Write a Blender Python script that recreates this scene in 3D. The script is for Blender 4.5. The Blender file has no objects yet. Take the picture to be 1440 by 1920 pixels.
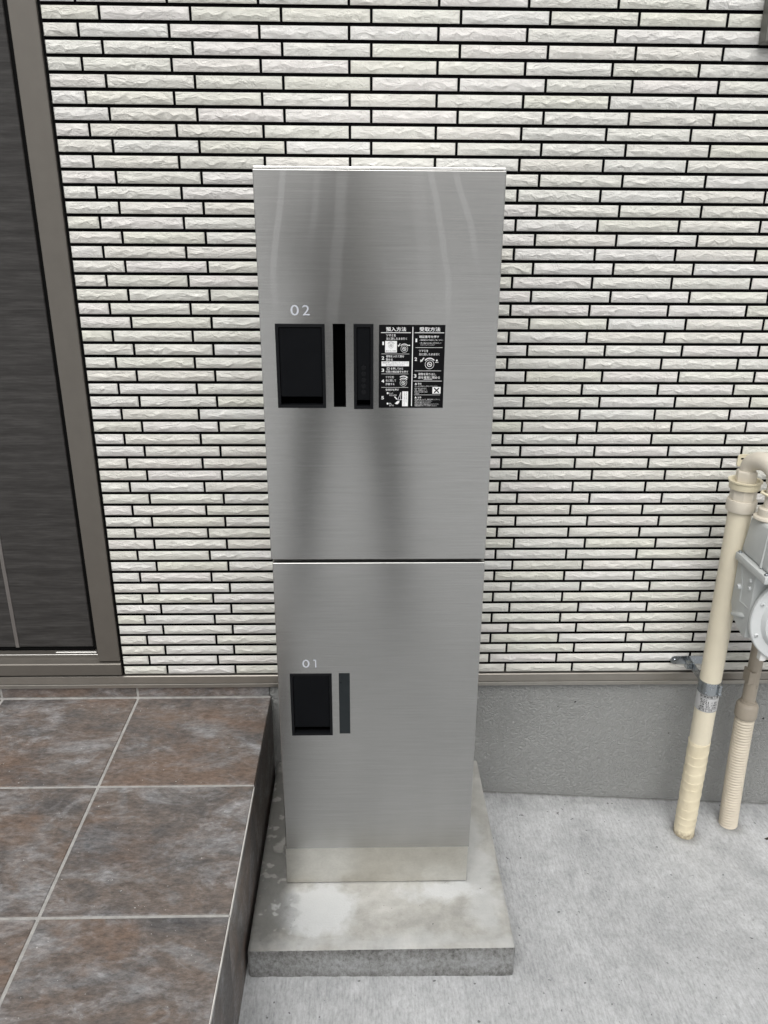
import bpy, bmesh, math, random
from mathutils import Vector, Matrix, noise
random.seed(7)
SC = bpy.context.scene
COL = SC.collection

# ------------------------------------------------------------------ camera
cam_d = bpy.data.cameras.new('camera')
cam = bpy.data.objects.new('camera', cam_d)
COL.objects.link(cam)
SC.camera = cam
cam_d.sensor_fit = 'VERTICAL'
cam_d.sensor_width = 18.0
cam_d.sensor_height = 24.0
cam_d.lens = 24.0 * 1473.37 / 1920.0
cam_d.clip_start = 0.02
cam_d.clip_end = 300.0
YAW, PITCH, ROLL = 0.0250108, 0.358449, 0.0068064
fwd = Vector((math.sin(YAW) * math.cos(PITCH), math.cos(YAW) * math.cos(PITCH), -math.sin(PITCH)))
r0 = Vector((math.cos(YAW), -math.sin(YAW), 0.0))
u0 = r0.cross(fwd)
cam_r = math.cos(ROLL) * r0 + math.sin(ROLL) * u0
cam_u = -math.sin(ROLL) * r0 + math.cos(ROLL) * u0
CAM = Vector((0.0, -1.5794, 1.2880))
cam.matrix_world = Matrix((
    (cam_r.x, cam_u.x, -fwd.x, CAM.x),
    (cam_r.y, cam_u.y, -fwd.y, CAM.y),
    (cam_r.z, cam_u.z, -fwd.z, CAM.z),
    (0, 0, 0, 1)))

# ------------------------------------------------------------------ world, sun, exposure
SUN_EL, SUN_AZ = math.radians(56), math.radians(188)      # azimuth clockwise from +Y (north)
world = bpy.data.worlds.new('World')
SC.world = world
world.use_nodes = True
wt = world.node_tree
for n in list(wt.nodes):
    wt.nodes.remove(n)
w_out = wt.nodes.new('ShaderNodeOutputWorld')
w_bg = wt.nodes.new('ShaderNodeBackground')
w_sky = wt.nodes.new('ShaderNodeTexSky')
w_sky.sky_type = 'NISHITA'
w_sky.sun_disc = False
w_sky.sun_elevation = SUN_EL
w_sky.sun_rotation = SUN_AZ
w_sky.air_density = 1.0
w_sky.dust_density = 6.0
w_sky.ozone_density = 1.0
w_hsv = wt.nodes.new('ShaderNodeHueSaturation')
w_hsv.inputs['Saturation'].default_value = 0.08          # overcast: a nearly white sky
wt.links.new(w_sky.outputs[0], w_hsv.inputs['Color'])
wt.links.new(w_hsv.outputs[0], w_bg.inputs['Color'])
w_bg.inputs['Strength'].default_value = 0.13
wt.links.new(w_bg.outputs[0], w_out.inputs['Surface'])

sun_d = bpy.data.lights.new('sun', 'SUN')
sun_d.energy = 0.9
sun_d.angle = math.radians(45)
sun_d.color = (1.0, 0.97, 0.925)
sun = bpy.data.objects.new('sun', sun_d)
COL.objects.link(sun)
to_sun = Vector((math.sin(SUN_AZ) * math.cos(SUN_EL), math.cos(SUN_AZ) * math.cos(SUN_EL), math.sin(SUN_EL)))
sun.rotation_euler = to_sun.to_track_quat('Z', 'Y').to_euler()
sun.location = to_sun * 20

vs = SC.view_settings
vs.view_transform = 'Standard'
vs.look = 'None'
vs.exposure = 0.15
vs.gamma = 1.0
vs.use_curve_mapping = False
try:
    SC.cycles.use_denoising = True
    SC.cycles.max_bounces = 8
except Exception:
    pass


# ------------------------------------------------------------------ node helpers
class NT:
    def __init__(self, name):
        self.m = bpy.data.materials.new(name)
        self.m.use_nodes = True
        self.t = self.m.node_tree
        for n in list(self.t.nodes):
            self.t.nodes.remove(n)
        self.out = self.n('ShaderNodeOutputMaterial')
        self.b = self.n('ShaderNodeBsdfPrincipled')
        self.l(self.b.outputs[0], self.out.inputs['Surface'])

    def n(self, typ, **kw):
        nd = self.t.nodes.new(typ)
        for k, v in kw.items():
            setattr(nd, k, v)
        return nd

    def l(self, a, b):
        self.t.links.new(a, b)

    def set(self, nd, **kw):
        for k, v in kw.items():
            nd.inputs[k.replace('_', ' ')].default_value = v
        return nd

    def put(self, sock, v):
        if hasattr(v, 'links') or hasattr(v, 'is_output'):
            self.l(v, sock)
        else:
            sock.default_value = v

    def coord(self, kind='Object', scale=(1, 1, 1), rot=(0, 0, 0), rand=0.0):
        tc = self.n('ShaderNodeTexCoord')
        src = tc.outputs[kind]
        if rand:
            oi = self.n('ShaderNodeObjectInfo')
            cmb = self.n('ShaderNodeVectorMath', operation='SCALE')
            cmb.inputs[0].default_value = (rand, rand * 0.73, rand * 1.31)
            self.l(oi.outputs['Random'], cmb.inputs['Scale'])
            ad = self.n('ShaderNodeVectorMath', operation='ADD')
            self.l(src, ad.inputs[0])
            self.l(cmb.outputs[0], ad.inputs[1])
            src = ad.outputs[0]
        mp = self.n('ShaderNodeMapping')
        mp.inputs['Scale'].default_value = scale
        mp.inputs['Rotation'].default_value = rot
        self.l(src, mp.inputs['Vector'])
        return mp.outputs[0]

    def noise(self, vec, scale, detail=4.0, rough=0.55, dist=0.0, out='Fac'):
        nd = self.n('ShaderNodeTexNoise')
        self.set(nd, Scale=scale, Detail=detail, Roughness=rough, Distortion=dist)
        if vec is not None:
            self.l(vec, nd.inputs['Vector'])
        return nd.outputs[0] if out == 'Fac' else nd.outputs[1]

    def ramp(self, fac, stops, interp='LINEAR'):
        nd = self.n('ShaderNodeValToRGB')
        cr = nd.color_ramp
        cr.interpolation = interp
        while len(cr.elements) < len(stops):
            cr.elements.new(0.5)
        for e, (p, c) in zip(cr.elements, stops):
            e.position = p
            if isinstance(c, (int, float)):
                c = (c, c, c)
            e.color = (c[0], c[1], c[2], 1)
        self.l(fac, nd.inputs[0])
        return nd.outputs[0]

    def mix(self, fac, a, b, blend='MIX'):
        nd = self.n('ShaderNodeMix', data_type='RGBA', blend_type=blend)
        self.put(nd.inputs[0], fac)
        for s, v in ((nd.inputs[6], a), (nd.inputs[7], b)):
            if isinstance(v, tuple):
                s.default_value = (v[0], v[1], v[2], 1)
            else:
                self.l(v, s)
        return nd.outputs[2]

    def math(self, op, a, b=0.0, c=None, clamp=False):
        nd = self.n('ShaderNodeMath', operation=op, use_clamp=clamp)
        self.put(nd.inputs[0], a)
        self.put(nd.inputs[1], b)
        if c is not None:
            self.put(nd.inputs[2], c)
        return nd.outputs[0]

    def bump(self, h, dist=0.001, strength=1.0, normal=None):
        nd = self.n('ShaderNodeBump')
        nd.inputs['Strength'].default_value = strength
        nd.inputs['Distance'].default_value = dist
        self.l(h, nd.inputs['Height'])
        if normal is not None:
            self.l(normal, nd.inputs['Normal'])
        return nd.outputs[0]

    def base(self, col=None, rough=None, metal=None, spec=None, normal=None):
        b = self.b
        if col is not None:
            if isinstance(col, tuple):
                b.inputs['Base Color'].default_value = (col[0], col[1], col[2], 1)
            else:
                self.l(col, b.inputs['Base Color'])
        if rough is not None:
            self.put(b.inputs['Roughness'], rough)
        if metal is not None:
            self.put(b.inputs['Metallic'], metal)
        if spec is not None:
            self.put(b.inputs['Specular IOR Level'], spec)
        if normal is not None:
            self.l(normal, b.inputs['Normal'])
        return self.m


def plain(name, col, rough=0.5, metal=0.0, spec=0.5, var=0.12, nscale=30.0, bump=0.0, bscale=400.0):
    k = NT(name)
    v = k.coord()
    f = k.noise(v, nscale, 5, 0.6)
    lo = tuple(max(0.0, c * (1 - var)) for c in col)
    hi = tuple(min(1.0, c * (1 + var)) for c in col)
    c = k.ramp(f, [(0.3, lo), (0.7, hi)])
    r = k.math('MULTIPLY_ADD', f, 0.12, rough - 0.06)
    nrm = None
    if bump:
        nrm = k.bump(k.noise(v, bscale, 3, 0.6), bump, 1.0)
    return k.base(c, r, metal, spec, nrm)


# ------------------------------------------------------------------ materials
def mat_brick():
    k = NT('split_face_tile')
    oi = k.n('ShaderNodeObjectInfo')
    geo = k.n('ShaderNodeNewGeometry')
    rnd = k.math('FRACT', k.math('ADD', oi.outputs['Random'], geo.outputs['Random Per Island']))
    tint = k.ramp(rnd, [(0.0, (0.76, 0.742, 0.685)), (0.22, (0.79, 0.785, 0.74)), (0.42, (0.76, 0.757, 0.675)), (0.60, (0.79, 0.762, 0.735)),
                        (0.80, (0.785, 0.78, 0.75)), (1.0, (0.725, 0.72, 0.65))])
    sc = k.n('ShaderNodeVectorMath', operation='SCALE')
    sc.inputs[0].default_value = (7.1, 3.3, 5.7)
    k.l(rnd, sc.inputs['Scale'])
    tc = k.n('ShaderNodeTexCoord')
    ad = k.n('ShaderNodeVectorMath', operation='ADD')
    k.l(tc.outputs['Object'], ad.inputs[0])
    k.l(sc.outputs[0], ad.inputs[1])
    mp = k.n('ShaderNodeMapping')
    mp.inputs['Scale'].default_value = (0.5, 1, 1)
    mp.inputs['Rotation'].default_value = (0, 0.35, 0)
    k.l(ad.outputs[0], mp.inputs['Vector'])
    v = mp.outputs[0]
    f1 = k.noise(v, 95, 6, 0.6, 0.9)
    f2 = k.noise(v, 900, 2, 0.6)
    mott = k.ramp(k.noise(v, 60, 4, 0.6), [(0.3, 0.90), (0.7, 1.0)])
    c = k.mix(1.0, tint, mott, 'MULTIPLY')
    spk = k.ramp(k.noise(k.coord(), 170, 1, 0.4), [(0.80, 1.0), (0.83, 0.35)])
    c = k.mix(0.6, c, spk, 'MULTIPLY')
    ridge = k.math('ABSOLUTE', k.math('SUBTRACT', f1, 0.5))
    n1 = k.bump(ridge, 0.013, 0.8)
    n2 = k.bump(f2, 0.0006, 0.6, n1)
    return k.base(c, 0.62, 0.0, 0.35, n2)


def mat_steel():
    k = NT('brushed_stainless_steel')
    v = k.coord(scale=(0.6, 1, 90))
    hair = k.noise(v, 14, 6, 0.75)
    fine = k.noise(k.coord(scale=(1.2, 1, 420)), 9, 3, 0.7)
    hl = k.math('MULTIPLY_ADD', hair, 0.6, k.math('MULTIPLY', fine, 0.4))
    c = k.ramp(hl, [(0.30, (0.40, 0.399, 0.388)), (0.5, (0.50, 0.498, 0.484)), (0.70, (0.62, 0.617, 0.60))])
    # faint smears left by wiping, a little rougher than the rest
    tc = k.n('ShaderNodeSeparateXYZ')
    k.l(k.coord(), tc.inputs[0])
    wob = k.math('MULTIPLY_ADD', k.noise(k.coord(scale=(0.6, 1, 1)), 5, 2, 0.5), 0.05, -0.025)
    smear = None
    for cx, lean, hw, z0, z1, w_ in ((-0.124, 0.05, 0.0055, 1.13, 1.40, 1.0), (-0.072, 0.10, 0.006, 1.23, 1.36, 0.6), (-0.032, 0.08, 0.010, 1.10, 1.36, 0.8),
                                     (0.113, -0.10, 0.0055, 1.12, 1.36, 0.9), (0.156, -0.22, 0.0055, 1.20, 1.36, 0.9), (0.022, -0.15, 0.004, 1.19, 1.24, 0.8),
                                     (0.085, 0.0, 0.012, 1.16, 1.36, 0.35)):
        off = k.math('MULTIPLY', k.math('SUBTRACT', tc.outputs['Z'], 1.28), lean)
        d = k.math('ABSOLUTE', k.math('SUBTRACT', k.math('ADD', k.math('SUBTRACT', tc.outputs['X'], cx), wob), off))
        a = k.ramp(k.math('DIVIDE', d, hw), [(0.65, 1.0), (1.0, 0.0)])
        za = k.math('MULTIPLY', k.math('SUBTRACT', tc.outputs['Z'], z0), 1.0 / 0.06, clamp=True)
        zb = k.math('MULTIPLY', k.math('SUBTRACT', z1, tc.outputs['Z']), 1.0 / 0.02, clamp=True)
        a = k.math('MULTIPLY', k.math('MULTIPLY', a, k.math('MULTIPLY', za, zb)), w_)
        smear = a if smear is None else k.math('MAXIMUM', smear, a)
    c = k.mix(k.math('MULTIPLY', smear, 0.15), c, (0.72, 0.72, 0.72))
    cloud = k.noise(k.coord(scale=(1, 1, 0.35)), 7, 2, 0.5)
    r = k.math('ADD', k.math('MULTIPLY_ADD', cloud, 0.06, 0.16), k.math('MULTIPLY', smear, 0.02))
    nb = k.bump(hl, 0.0001, 0.3)
    k.base(c, r, 1.0, None, nb)
    k.b.inputs['Anisotropic'].default_value = 0.85
    k.b.inputs['Anisotropic Rotation'].default_value = 0.25
    tan = k.n('ShaderNodeTangent', direction_type='RADIAL', axis='Z')
    k.l(tan.outputs[0], k.b.inputs['Tangent'])
    return k.m


def mat_plinth_steel():
    k = NT('matt_stainless_steel')
    v = k.coord(scale=(1, 1, 1.3))
    f = k.noise(v, 30, 6, 0.7, 0.4)
    g = k.noise(v, 190, 4, 0.75)
    c = k.ramp(k.math('MULTIPLY_ADD', g, 0.3, k.math('MULTIPLY', f, 0.7)),
               [(0.34, (0.60, 0.585, 0.545)), (0.64, (0.74, 0.725, 0.68))])
    return k.base(c, k.math('MULTIPLY_ADD', f, 0.16, 0.26), 1.0)


def mat_porch():
    k = NT('slate_look_porcelain')
    v = k.coord(scale=(0.55, 1.0, 1.0), rot=(0, 0, 0.38), rand=9.0)
    a = k.noise(v, 11, 8, 0.66, 0.7)
    b = k.noise(v, 30, 8, 0.72, 0.9)
    col = k.ramp(a, [(0.28, (0.050, 0.051, 0.056)), (0.40, (0.095, 0.092, 0.092)), (0.48, (0.135, 0.112, 0.099)),
                     (0.55, (0.150, 0.116, 0.096)), (0.62, (0.19, 0.182, 0.178)), (0.72, (0.29, 0.295, 0.305))])
    col2 = k.ramp(b, [(0.28, (0.065, 0.063, 0.065)), (0.43, (0.125, 0.112, 0.104)), (0.55, (0.165, 0.140, 0.124)),
                      (0.68, (0.33, 0.335, 0.345))])
    c = k.mix(0.5, col, col2)
    pale = k.ramp(k.noise(v, 13, 9, 0.72, 0.5), [(0.50, 0.0), (0.66, 1.0)])
    c = k.mix(k.math('MULTIPLY', pale, 0.58), c, (0.36, 0.365, 0.375))
    dk = k.ramp(k.noise(v, 5.5, 6, 0.6, 0.4), [(0.34, 1.0), (0.48, 0.0)])
    c = k.mix(k.math('MULTIPLY', dk, 0.5), c, (0.065, 0.066, 0.071))
    rust = k.ramp(k.noise(v, 7.5, 7, 0.62, 0.6), [(0.52, 0.0), (0.66, 1.0)])
    c = k.mix(k.math('MULTIPLY', rust, 0.46), c, (0.18, 0.112, 0.074))
    fine = k.noise(k.coord(scale=(0.45, 1, 1), rot=(0, 0, 0.38), rand=3.0), 150, 7, 0.8)
    c = k.mix(0.9, c, k.ramp(fine, [(0.3, 0.40), (0.5, 0.98), (0.7, 1.6)]), 'MULTIPLY')
    dust = k.ramp(k.noise(k.coord(), 230, 0, 0.5), [(0.86, 0.0), (0.875, 1.0)])
    c = k.mix(dust, c, (0.5, 0.5, 0.48))
    n1 = k.bump(b, 0.0035, 0.5)
    n2 = k.bump(fine, 0.0008, 0.7, n1)
    return k.base(c, k.math('MULTIPLY_ADD', b, 0.25, 0.38), 0.0, 0.45, n2)


def mat_concrete(name, lo, hi, streak=True, scale=1.0):
    k = NT(name)
    v = k.coord()
    big = k.noise(v, 3.2 * scale, 5, 0.6, 0.3)
    mid = k.noise(v, 22 * scale, 6, 0.65)
    fin = k.noise(k.coord(scale=(1, 0.55, 1), rot=(0, 0, 0.5)), 190, 6, 0.75)
    f = k.math('ADD', k.math('MULTIPLY', big, 0.55), k.math('MULTIPLY', mid, 0.45))
    c = k.ramp(f, [(0.36, lo), (0.64, hi)])
    c = k.mix(0.8, c, k.ramp(fin, [(0.25, 0.60), (0.52, 1.0), (0.8, 1.22)]), 'MULTIPLY')
    br = k.noise(k.coord(scale=(1, 0.12, 1), rot=(0, 0, -0.16)), 260, 4, 0.7)
    c = k.mix(0.7, c, k.ramp(br, [(0.3, 0.72), (0.5, 1.0), (0.72, 1.18)]), 'MULTIPLY')
    cl_ = k.noise(k.coord(scale=(1, 0.5, 1), rot=(0, 0, -0.2)), 7, 5, 0.6, 0.8)
    c = k.mix(1.0, c, k.ramp(cl_, [(0.32, 0.93), (0.6, 1.03)]), 'MULTIPLY')
    pit = k.ramp(k.noise(v, 100, 1, 0.5), [(0.745, 0.0), (0.78, 1.0)])
    c = k.mix(k.math('MULTIPLY', pit, 0.75), c, (0.07, 0.07, 0.07))
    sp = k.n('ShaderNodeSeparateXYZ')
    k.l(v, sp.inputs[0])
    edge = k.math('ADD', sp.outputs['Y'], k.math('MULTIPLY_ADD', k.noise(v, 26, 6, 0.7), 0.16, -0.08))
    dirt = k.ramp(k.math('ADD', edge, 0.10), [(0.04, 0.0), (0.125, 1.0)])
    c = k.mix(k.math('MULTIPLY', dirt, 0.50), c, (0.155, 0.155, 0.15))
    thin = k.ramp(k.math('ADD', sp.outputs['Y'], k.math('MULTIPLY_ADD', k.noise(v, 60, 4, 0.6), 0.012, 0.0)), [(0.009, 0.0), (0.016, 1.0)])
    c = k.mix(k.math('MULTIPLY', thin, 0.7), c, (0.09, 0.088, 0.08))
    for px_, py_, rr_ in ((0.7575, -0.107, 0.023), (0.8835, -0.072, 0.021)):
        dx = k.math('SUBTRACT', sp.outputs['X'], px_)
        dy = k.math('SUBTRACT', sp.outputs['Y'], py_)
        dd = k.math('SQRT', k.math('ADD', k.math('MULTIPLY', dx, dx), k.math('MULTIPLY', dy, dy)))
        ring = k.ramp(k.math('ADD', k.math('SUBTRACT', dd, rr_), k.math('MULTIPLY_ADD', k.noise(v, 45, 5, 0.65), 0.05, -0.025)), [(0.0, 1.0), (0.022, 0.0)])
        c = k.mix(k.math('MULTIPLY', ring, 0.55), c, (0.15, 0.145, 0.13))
    n1 = k.bump(fin, 0.003, 0.8)
    n2 = k.bump(mid, 0.004, 0.3, n1)
    return k.base(c, 0.88, 0.0, 0.25, n2)


def mat_pad():
    k = NT('stained_cast_concrete')
    v = k.coord()
    big = k.noise(v, 9, 7, 0.62, 0.5)
    mid = k.noise(v, 45, 6, 0.65)
    c = k.ramp(big, [(0.30, (0.25, 0.25, 0.235)), (0.5, (0.37, 0.365, 0.34)), (0.7, (0.47, 0.465, 0.44))])
    c = k.mix(0.55, c, k.ramp(mid, [(0.3, 0.72), (0.65, 1.08)]), 'MULTIPLY')
    # pale efflorescence patches, each with a ragged outline
    warp = k.noise(v, 20, 5, 0.62)
    wv = k.math('MULTIPLY', k.math('SUBTRACT', warp, 0.5), 0.085)
    sx = k.n('ShaderNodeSeparateXYZ')
    k.l(v, sx.inputs[0])

    def patch(cx, cy, rx, ry, soft=0.022):
        dx = k.math('DIVIDE', k.math('SUBTRACT', sx.outputs['X'], cx), rx)
        dy = k.math('DIVIDE', k.math('SUBTRACT', sx.outputs['Y'], cy), ry)
        d = k.math('SQRT', k.math('ADD', k.math('MULTIPLY', dx, dx), k.math('MULTIPLY', dy, dy)))
        d = k.math('SUBTRACT', k.math('MULTIPLY', k.math('SUBTRACT', d, 1.0), min(rx, ry)), wv)
        return k.ramp(d, [(0.0, 1.0), (soft, 0.0)])
    m = None
    for *a, w_ in ((-0.095, -0.425, 0.062, 0.052, 1.0), (0.165, -0.385, 0.042, 0.014, 0.95), (0.225, -0.33, 0.020, 0.10, 0.6),
              (0.235, -0.42, 0.010, 0.03, 0.6), (0.235, -0.475, 0.012, 0.02, 0.35), (0.02, -0.502, 0.20, 0.0010, 0.5)):
        p = k.math('MULTIPLY', patch(*a), w_)
        m = p if m is None else k.math('MAXIMUM', m, p)
    c = k.mix(k.math('MULTIPLY', m, 0.72), c, (0.55, 0.565, 0.57))
    damp = k.math('MAXIMUM', patch(-0.205, -0.22, 0.055, 0.20, 0.03), patch(-0.19, -0.44, 0.025, 0.06, 0.04))
    spots = k.ramp(k.noise(v, 42, 2, 0.45), [(0.60, 1.0), (0.66, 0.35)])
    c = k.mix(k.math('MULTIPLY', k.math('MULTIPLY', damp, spots), 0.72), c, (0.085, 0.085, 0.08))
    geo = k.n('ShaderNodeNewGeometry')
    gs = k.n('ShaderNodeSeparateXYZ')
    k.l(geo.outputs['True Normal'], gs.inputs[0])
    side = k.ramp(k.math('ABSOLUTE', gs.outputs['Z']), [(0.45, 1.0), (0.75, 0.0)])
    sn = k.noise(k.coord(scale=(1.5, 1, 1.1)), 80, 9, 0.8)
    midz = k.ramp(k.math('ABSOLUTE', k.math('SUBTRACT', sx.outputs['Z'], -0.002)), [(0.008, 1.0), (0.034, 0.0)])
    snb = k.math('ADD', sn, k.math('MULTIPLY_ADD', midz, 0.12, -0.075))
    snb = k.math('ADD', snb, k.math('MULTIPLY_ADD', k.noise(v, 11, 3, 0.5), 0.3, -0.15))
    sc = k.ramp(snb, [(0.30, (0.13, 0.13, 0.125)), (0.46, (0.30, 0.30, 0.29)), (0.66, (0.50, 0.51, 0.515))])
    c = k.mix(side, c, sc)
    pit = k.ramp(k.noise(v, 130, 1, 0.5), [(0.76, 0.0), (0.80, 1.0)])
    c = k.mix(k.math('MULTIPLY', pit, 0.7), c, (0.09, 0.09, 0.085))
    n1 = k.bump(k.noise(v, 260, 4, 0.7), 0.0012, 0.7)
    hb = k.math('MULTIPLY', sn, side)
    n2 = k.bump(hb, 0.012, 0.8, n1)
    return k.base(c, 0.8, 0.0, 0.3, n2)


def mat_stucco():
    k = NT('orange_peel_render')
    v = k.coord()
    d = k.noise(v, 150, 2, 0.5, 0.5)
    r = k.math('ABSOLUTE', k.math('SUBTRACT', d, 0.5))
    worm = k.ramp(r, [(0.0, 1.0), (0.16, 0.0)], 'EASE')
    fine = k.noise(v, 420, 3, 0.6)
    c = k.ramp(k.noise(v, 4, 5, 0.6), [(0.3, (0.285, 0.29, 0.282)), (0.7, (0.33, 0.335, 0.326))])
    pit = k.ramp(k.noise(v, 75, 0, 0.5), [(0.845, 0.0), (0.86, 1.0)])
    c = k.mix(pit, c, (0.03, 0.03, 0.03))
    n1 = k.bump(worm, 0.0021, 0.95)
    n2 = k.bump(fine, 0.0006, 0.6, n1)
    return k.base(c, 0.75, 0.0, 0.3, n2)


def mat_doorwood():
    k = NT('charcoal_woodgrain_laminate')
    v = k.coord(scale=(0.28, 1, 1.0))
    wv = k.n('ShaderNodeTexWave', wave_type='BANDS', bands_direction='Z')
    k.set(wv, Scale=9.0, Distortion=12.0, Detail=4.0, Detail_Scale=1.1, Detail_Roughness=0.62)
    k.l(v, wv.inputs['Vector'])
    g = k.noise(k.coord(scale=(0.06, 1, 1.0)), 260, 4, 0.7)
    f = k.math('ADD', k.math('MULTIPLY', wv.outputs['Fac'], 0.14), k.math('MULTIPLY', g, 0.86))
    c = k.ramp(f, [(0.25, (0.024, 0.0225, 0.0215)), (0.5, (0.041, 0.039, 0.0375)), (0.78, (0.068, 0.065, 0.0625))])
    return k.base(c, 0.5, 0.0, 0.25, k.bump(g, 0.0006, 0.5))


M = {}
M['brick'] = mat_brick()
M['mortar'] = plain('black_joint_mortar', (0.0045, 0.0045, 0.0048), 0.9, spec=0.04, bump=0.0006)
M['steel'] = mat_steel()
M['plinth'] = mat_plinth_steel()
M['edge'] = plain('polished_steel_edge', (0.72, 0.72, 0.71), 0.28, 1.0)
M['casing'] = plain('grey_steel_casing', (0.20, 0.20, 0.20), 0.45, 0.8)
M['black'] = plain('black_moulded_plastic', (0.0055, 0.006, 0.007), 0.45, spec=0.16)
M['blackflap'] = plain('satin_black_flap', (0.0035, 0.0040, 0.0050), 0.42, spec=0.10)
M['void'] = plain('dark_cavity', (0.001, 0.001, 0.001), 0.9, spec=0.0)
M['smoke'] = plain('smoked_window_plastic', (0.018, 0.022, 0.024), 0.3, spec=0.22)
M['sticker'] = plain('black_sticker_film', (0.003, 0.003, 0.0035), 0.5, spec=0.12)
M['print'] = plain('white_print', (0.80, 0.80, 0.80), 0.5, spec=0.2, var=0.03)
M['digits'] = plain('pale_grey_print', (0.50, 0.52, 0.57), 0.5, spec=0.2, var=0.03)
M['porch'] = mat_porch()
M['grout'] = plain('grey_tile_grout', (0.37, 0.362, 0.345), 0.9, spec=0.15, var=0.2, nscale=60, bump=0.0008)
M['edgehighlight'] = plain('painted_edge_highlight', (0.72, 0.70, 0.66), 0.6, var=0.15)  # pale colour stands in for the highlight along the porch edge
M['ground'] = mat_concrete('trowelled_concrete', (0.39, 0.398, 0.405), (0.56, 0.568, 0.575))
M['pad'] = mat_pad()
M['stucco'] = mat_stucco()
M['trim'] = plain('bronze_grey_trim', (0.30, 0.28, 0.25), 0.36, 0.75, var=0.05)
M['trim_lit'] = plain('bronze_grey_trim_lit', (0.40, 0.38, 0.345), 0.36, 0.75, var=0.06)  # same metal as the trim, base colour paler for light off the ground
M['frame'] = plain('bronze_anodised_aluminium', (0.150, 0.138, 0.121), 0.42, 0.5, var=0.04)
M['alu'] = plain('bare_aluminium_strip', (0.62, 0.61, 0.58), 0.33, 0.9, var=0.06)
M['strip'] = plain('grey_metal_inlay', (0.24, 0.225, 0.215), 0.38, 0.7, var=0.05)
M['door'] = mat_doorwood()
M['seal'] = plain('black_sealant', (0.004, 0.004, 0.004), 0.7, spec=0.06)
M['wframe'] = plain('grey_window_frame', (0.14, 0.14, 0.125), 0.45, 0.3, var=0.05)
M['glass'] = plain('dark_window_glass', (0.02, 0.024, 0.026), 0.06, spec=0.6)
M['cream'] = plain('cream_pvc_pipe', (0.70, 0.64, 0.50), 0.38, spec=0.45, var=0.05, nscale=12)
M['tape'] = plain('cream_wrapping_tape', (0.73, 0.65, 0.47), 0.45, spec=0.4, var=0.07, nscale=25)
def mat_tape():
    k = NT('cream_wrapping_tape')
    v = k.coord()
    c = k.ramp(k.noise(v, 25, 5, 0.6), [(0.3, (0.68, 0.60, 0.43)), (0.7, (0.76, 0.68, 0.50))])
    sp = k.n('ShaderNodeSeparateXYZ')
    k.l(v, sp.inputs[0])
    low = k.math('ADD', sp.outputs['Z'], k.math('MULTIPLY_ADD', k.noise(v, 70, 6, 0.7), 0.11, -0.055))
    g_ = k.ramp(k.math('ADD', low, 0.12), [(0.035, 1.0), (0.062, 0.0)])
    c = k.mix(k.math('MULTIPLY', g_, 0.75), c, (0.16, 0.115, 0.065))
    sc_ = k.ramp(k.noise(k.coord(scale=(1, 1, 0.35)), 120, 4, 0.7), [(0.66, 0.0), (0.74, 1.0)])
    c = k.mix(k.math('MULTIPLY', sc_, 0.35), c, (0.34, 0.27, 0.16))
    return k.base(c, 0.45, 0.0, 0.4, k.bump(k.noise(v, 160, 3, 0.6), 0.0008, 0.4))


M['tape'] = mat_tape()
M['beige'] = plain('beige_painted_fitting', (0.60, 0.555, 0.47), 0.42, spec=0.45, var=0.05)
M['ivory'] = plain('ivory_coated_bracket', (0.66, 0.60, 0.44), 0.42, spec=0.45, var=0.05)
M['taupe'] = plain('taupe_wrapped_pipe', (0.36, 0.315, 0.255), 0.45, spec=0.4, var=0.06)
M['hose'] = plain('pale_corrugated_sleeve', (0.60, 0.54, 0.44), 0.48, spec=0.4, var=0.06)
M['meter'] = plain('grey_enamel_casting', (0.50, 0.52, 0.512), 0.45, spec=0.45, var=0.04, bump=0.0002)
M['disc'] = plain('pale_grey_cover', (0.60, 0.62, 0.62), 0.42, spec=0.5, var=0.03)
M['white'] = plain('white_nylon', (0.76, 0.76, 0.74), 0.5, var=0.04)
M['zinc'] = plain('zinc_plated_steel', (0.42, 0.45, 0.475), 0.27, 0.98, var=0.12)
M['silverlabel'] = plain('silver_label_film', (0.60, 0.60, 0.60), 0.42, 0.35, var=0.08)
M['ink'] = plain('black_label_ink', (0.012, 0.012, 0.012), 0.6, spec=0.2)
M['leaf'] = plain('dry_brown_leaf', (0.03, 0.022, 0.015), 0.8, var=0.3)
M['plaster'] = plain('grey_neighbour_render', (0.36, 0.355, 0.34), 0.85, spec=0.2, var=0.08, nscale=3)
M['board'] = plain('dark_fence_board', (0.07, 0.066, 0.06), 0.6, var=0.2)


# ------------------------------------------------------------------ object helpers
def link_mesh(name, me, mat=None, parent=None):
    o = bpy.data.objects.new(name, me)
    COL.objects.link(o)
    if parent is not None:
        o.parent = parent
    if mat is not None and len(me.materials) == 0:
        me.materials.append(mat)
    return o


def from_bm(name, bm, mat, parent=None, smooth=False, angle=None):
    bmesh.ops.recalc_face_normals(bm, faces=bm.faces[:])
    me = bpy.data.meshes.new(name)
    bm.to_mesh(me)
    bm.free()
    if smooth:
        for p in me.polygons:
            p.use_smooth = True
        if angle is not None:
            me.set_sharp_from_angle(angle=math.radians(angle))
    return link_mesh(name, me, mat, parent)


def thing(name, label, cat, loc=(0, 0, 0), group=None):
    o = bpy.data.objects.new(name, None)
    o.empty_display_size = 0.05
    COL.objects.link(o)
    o['label'] = label
    o['category'] = cat
    if group:
        o['group'] = group
    return o


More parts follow.
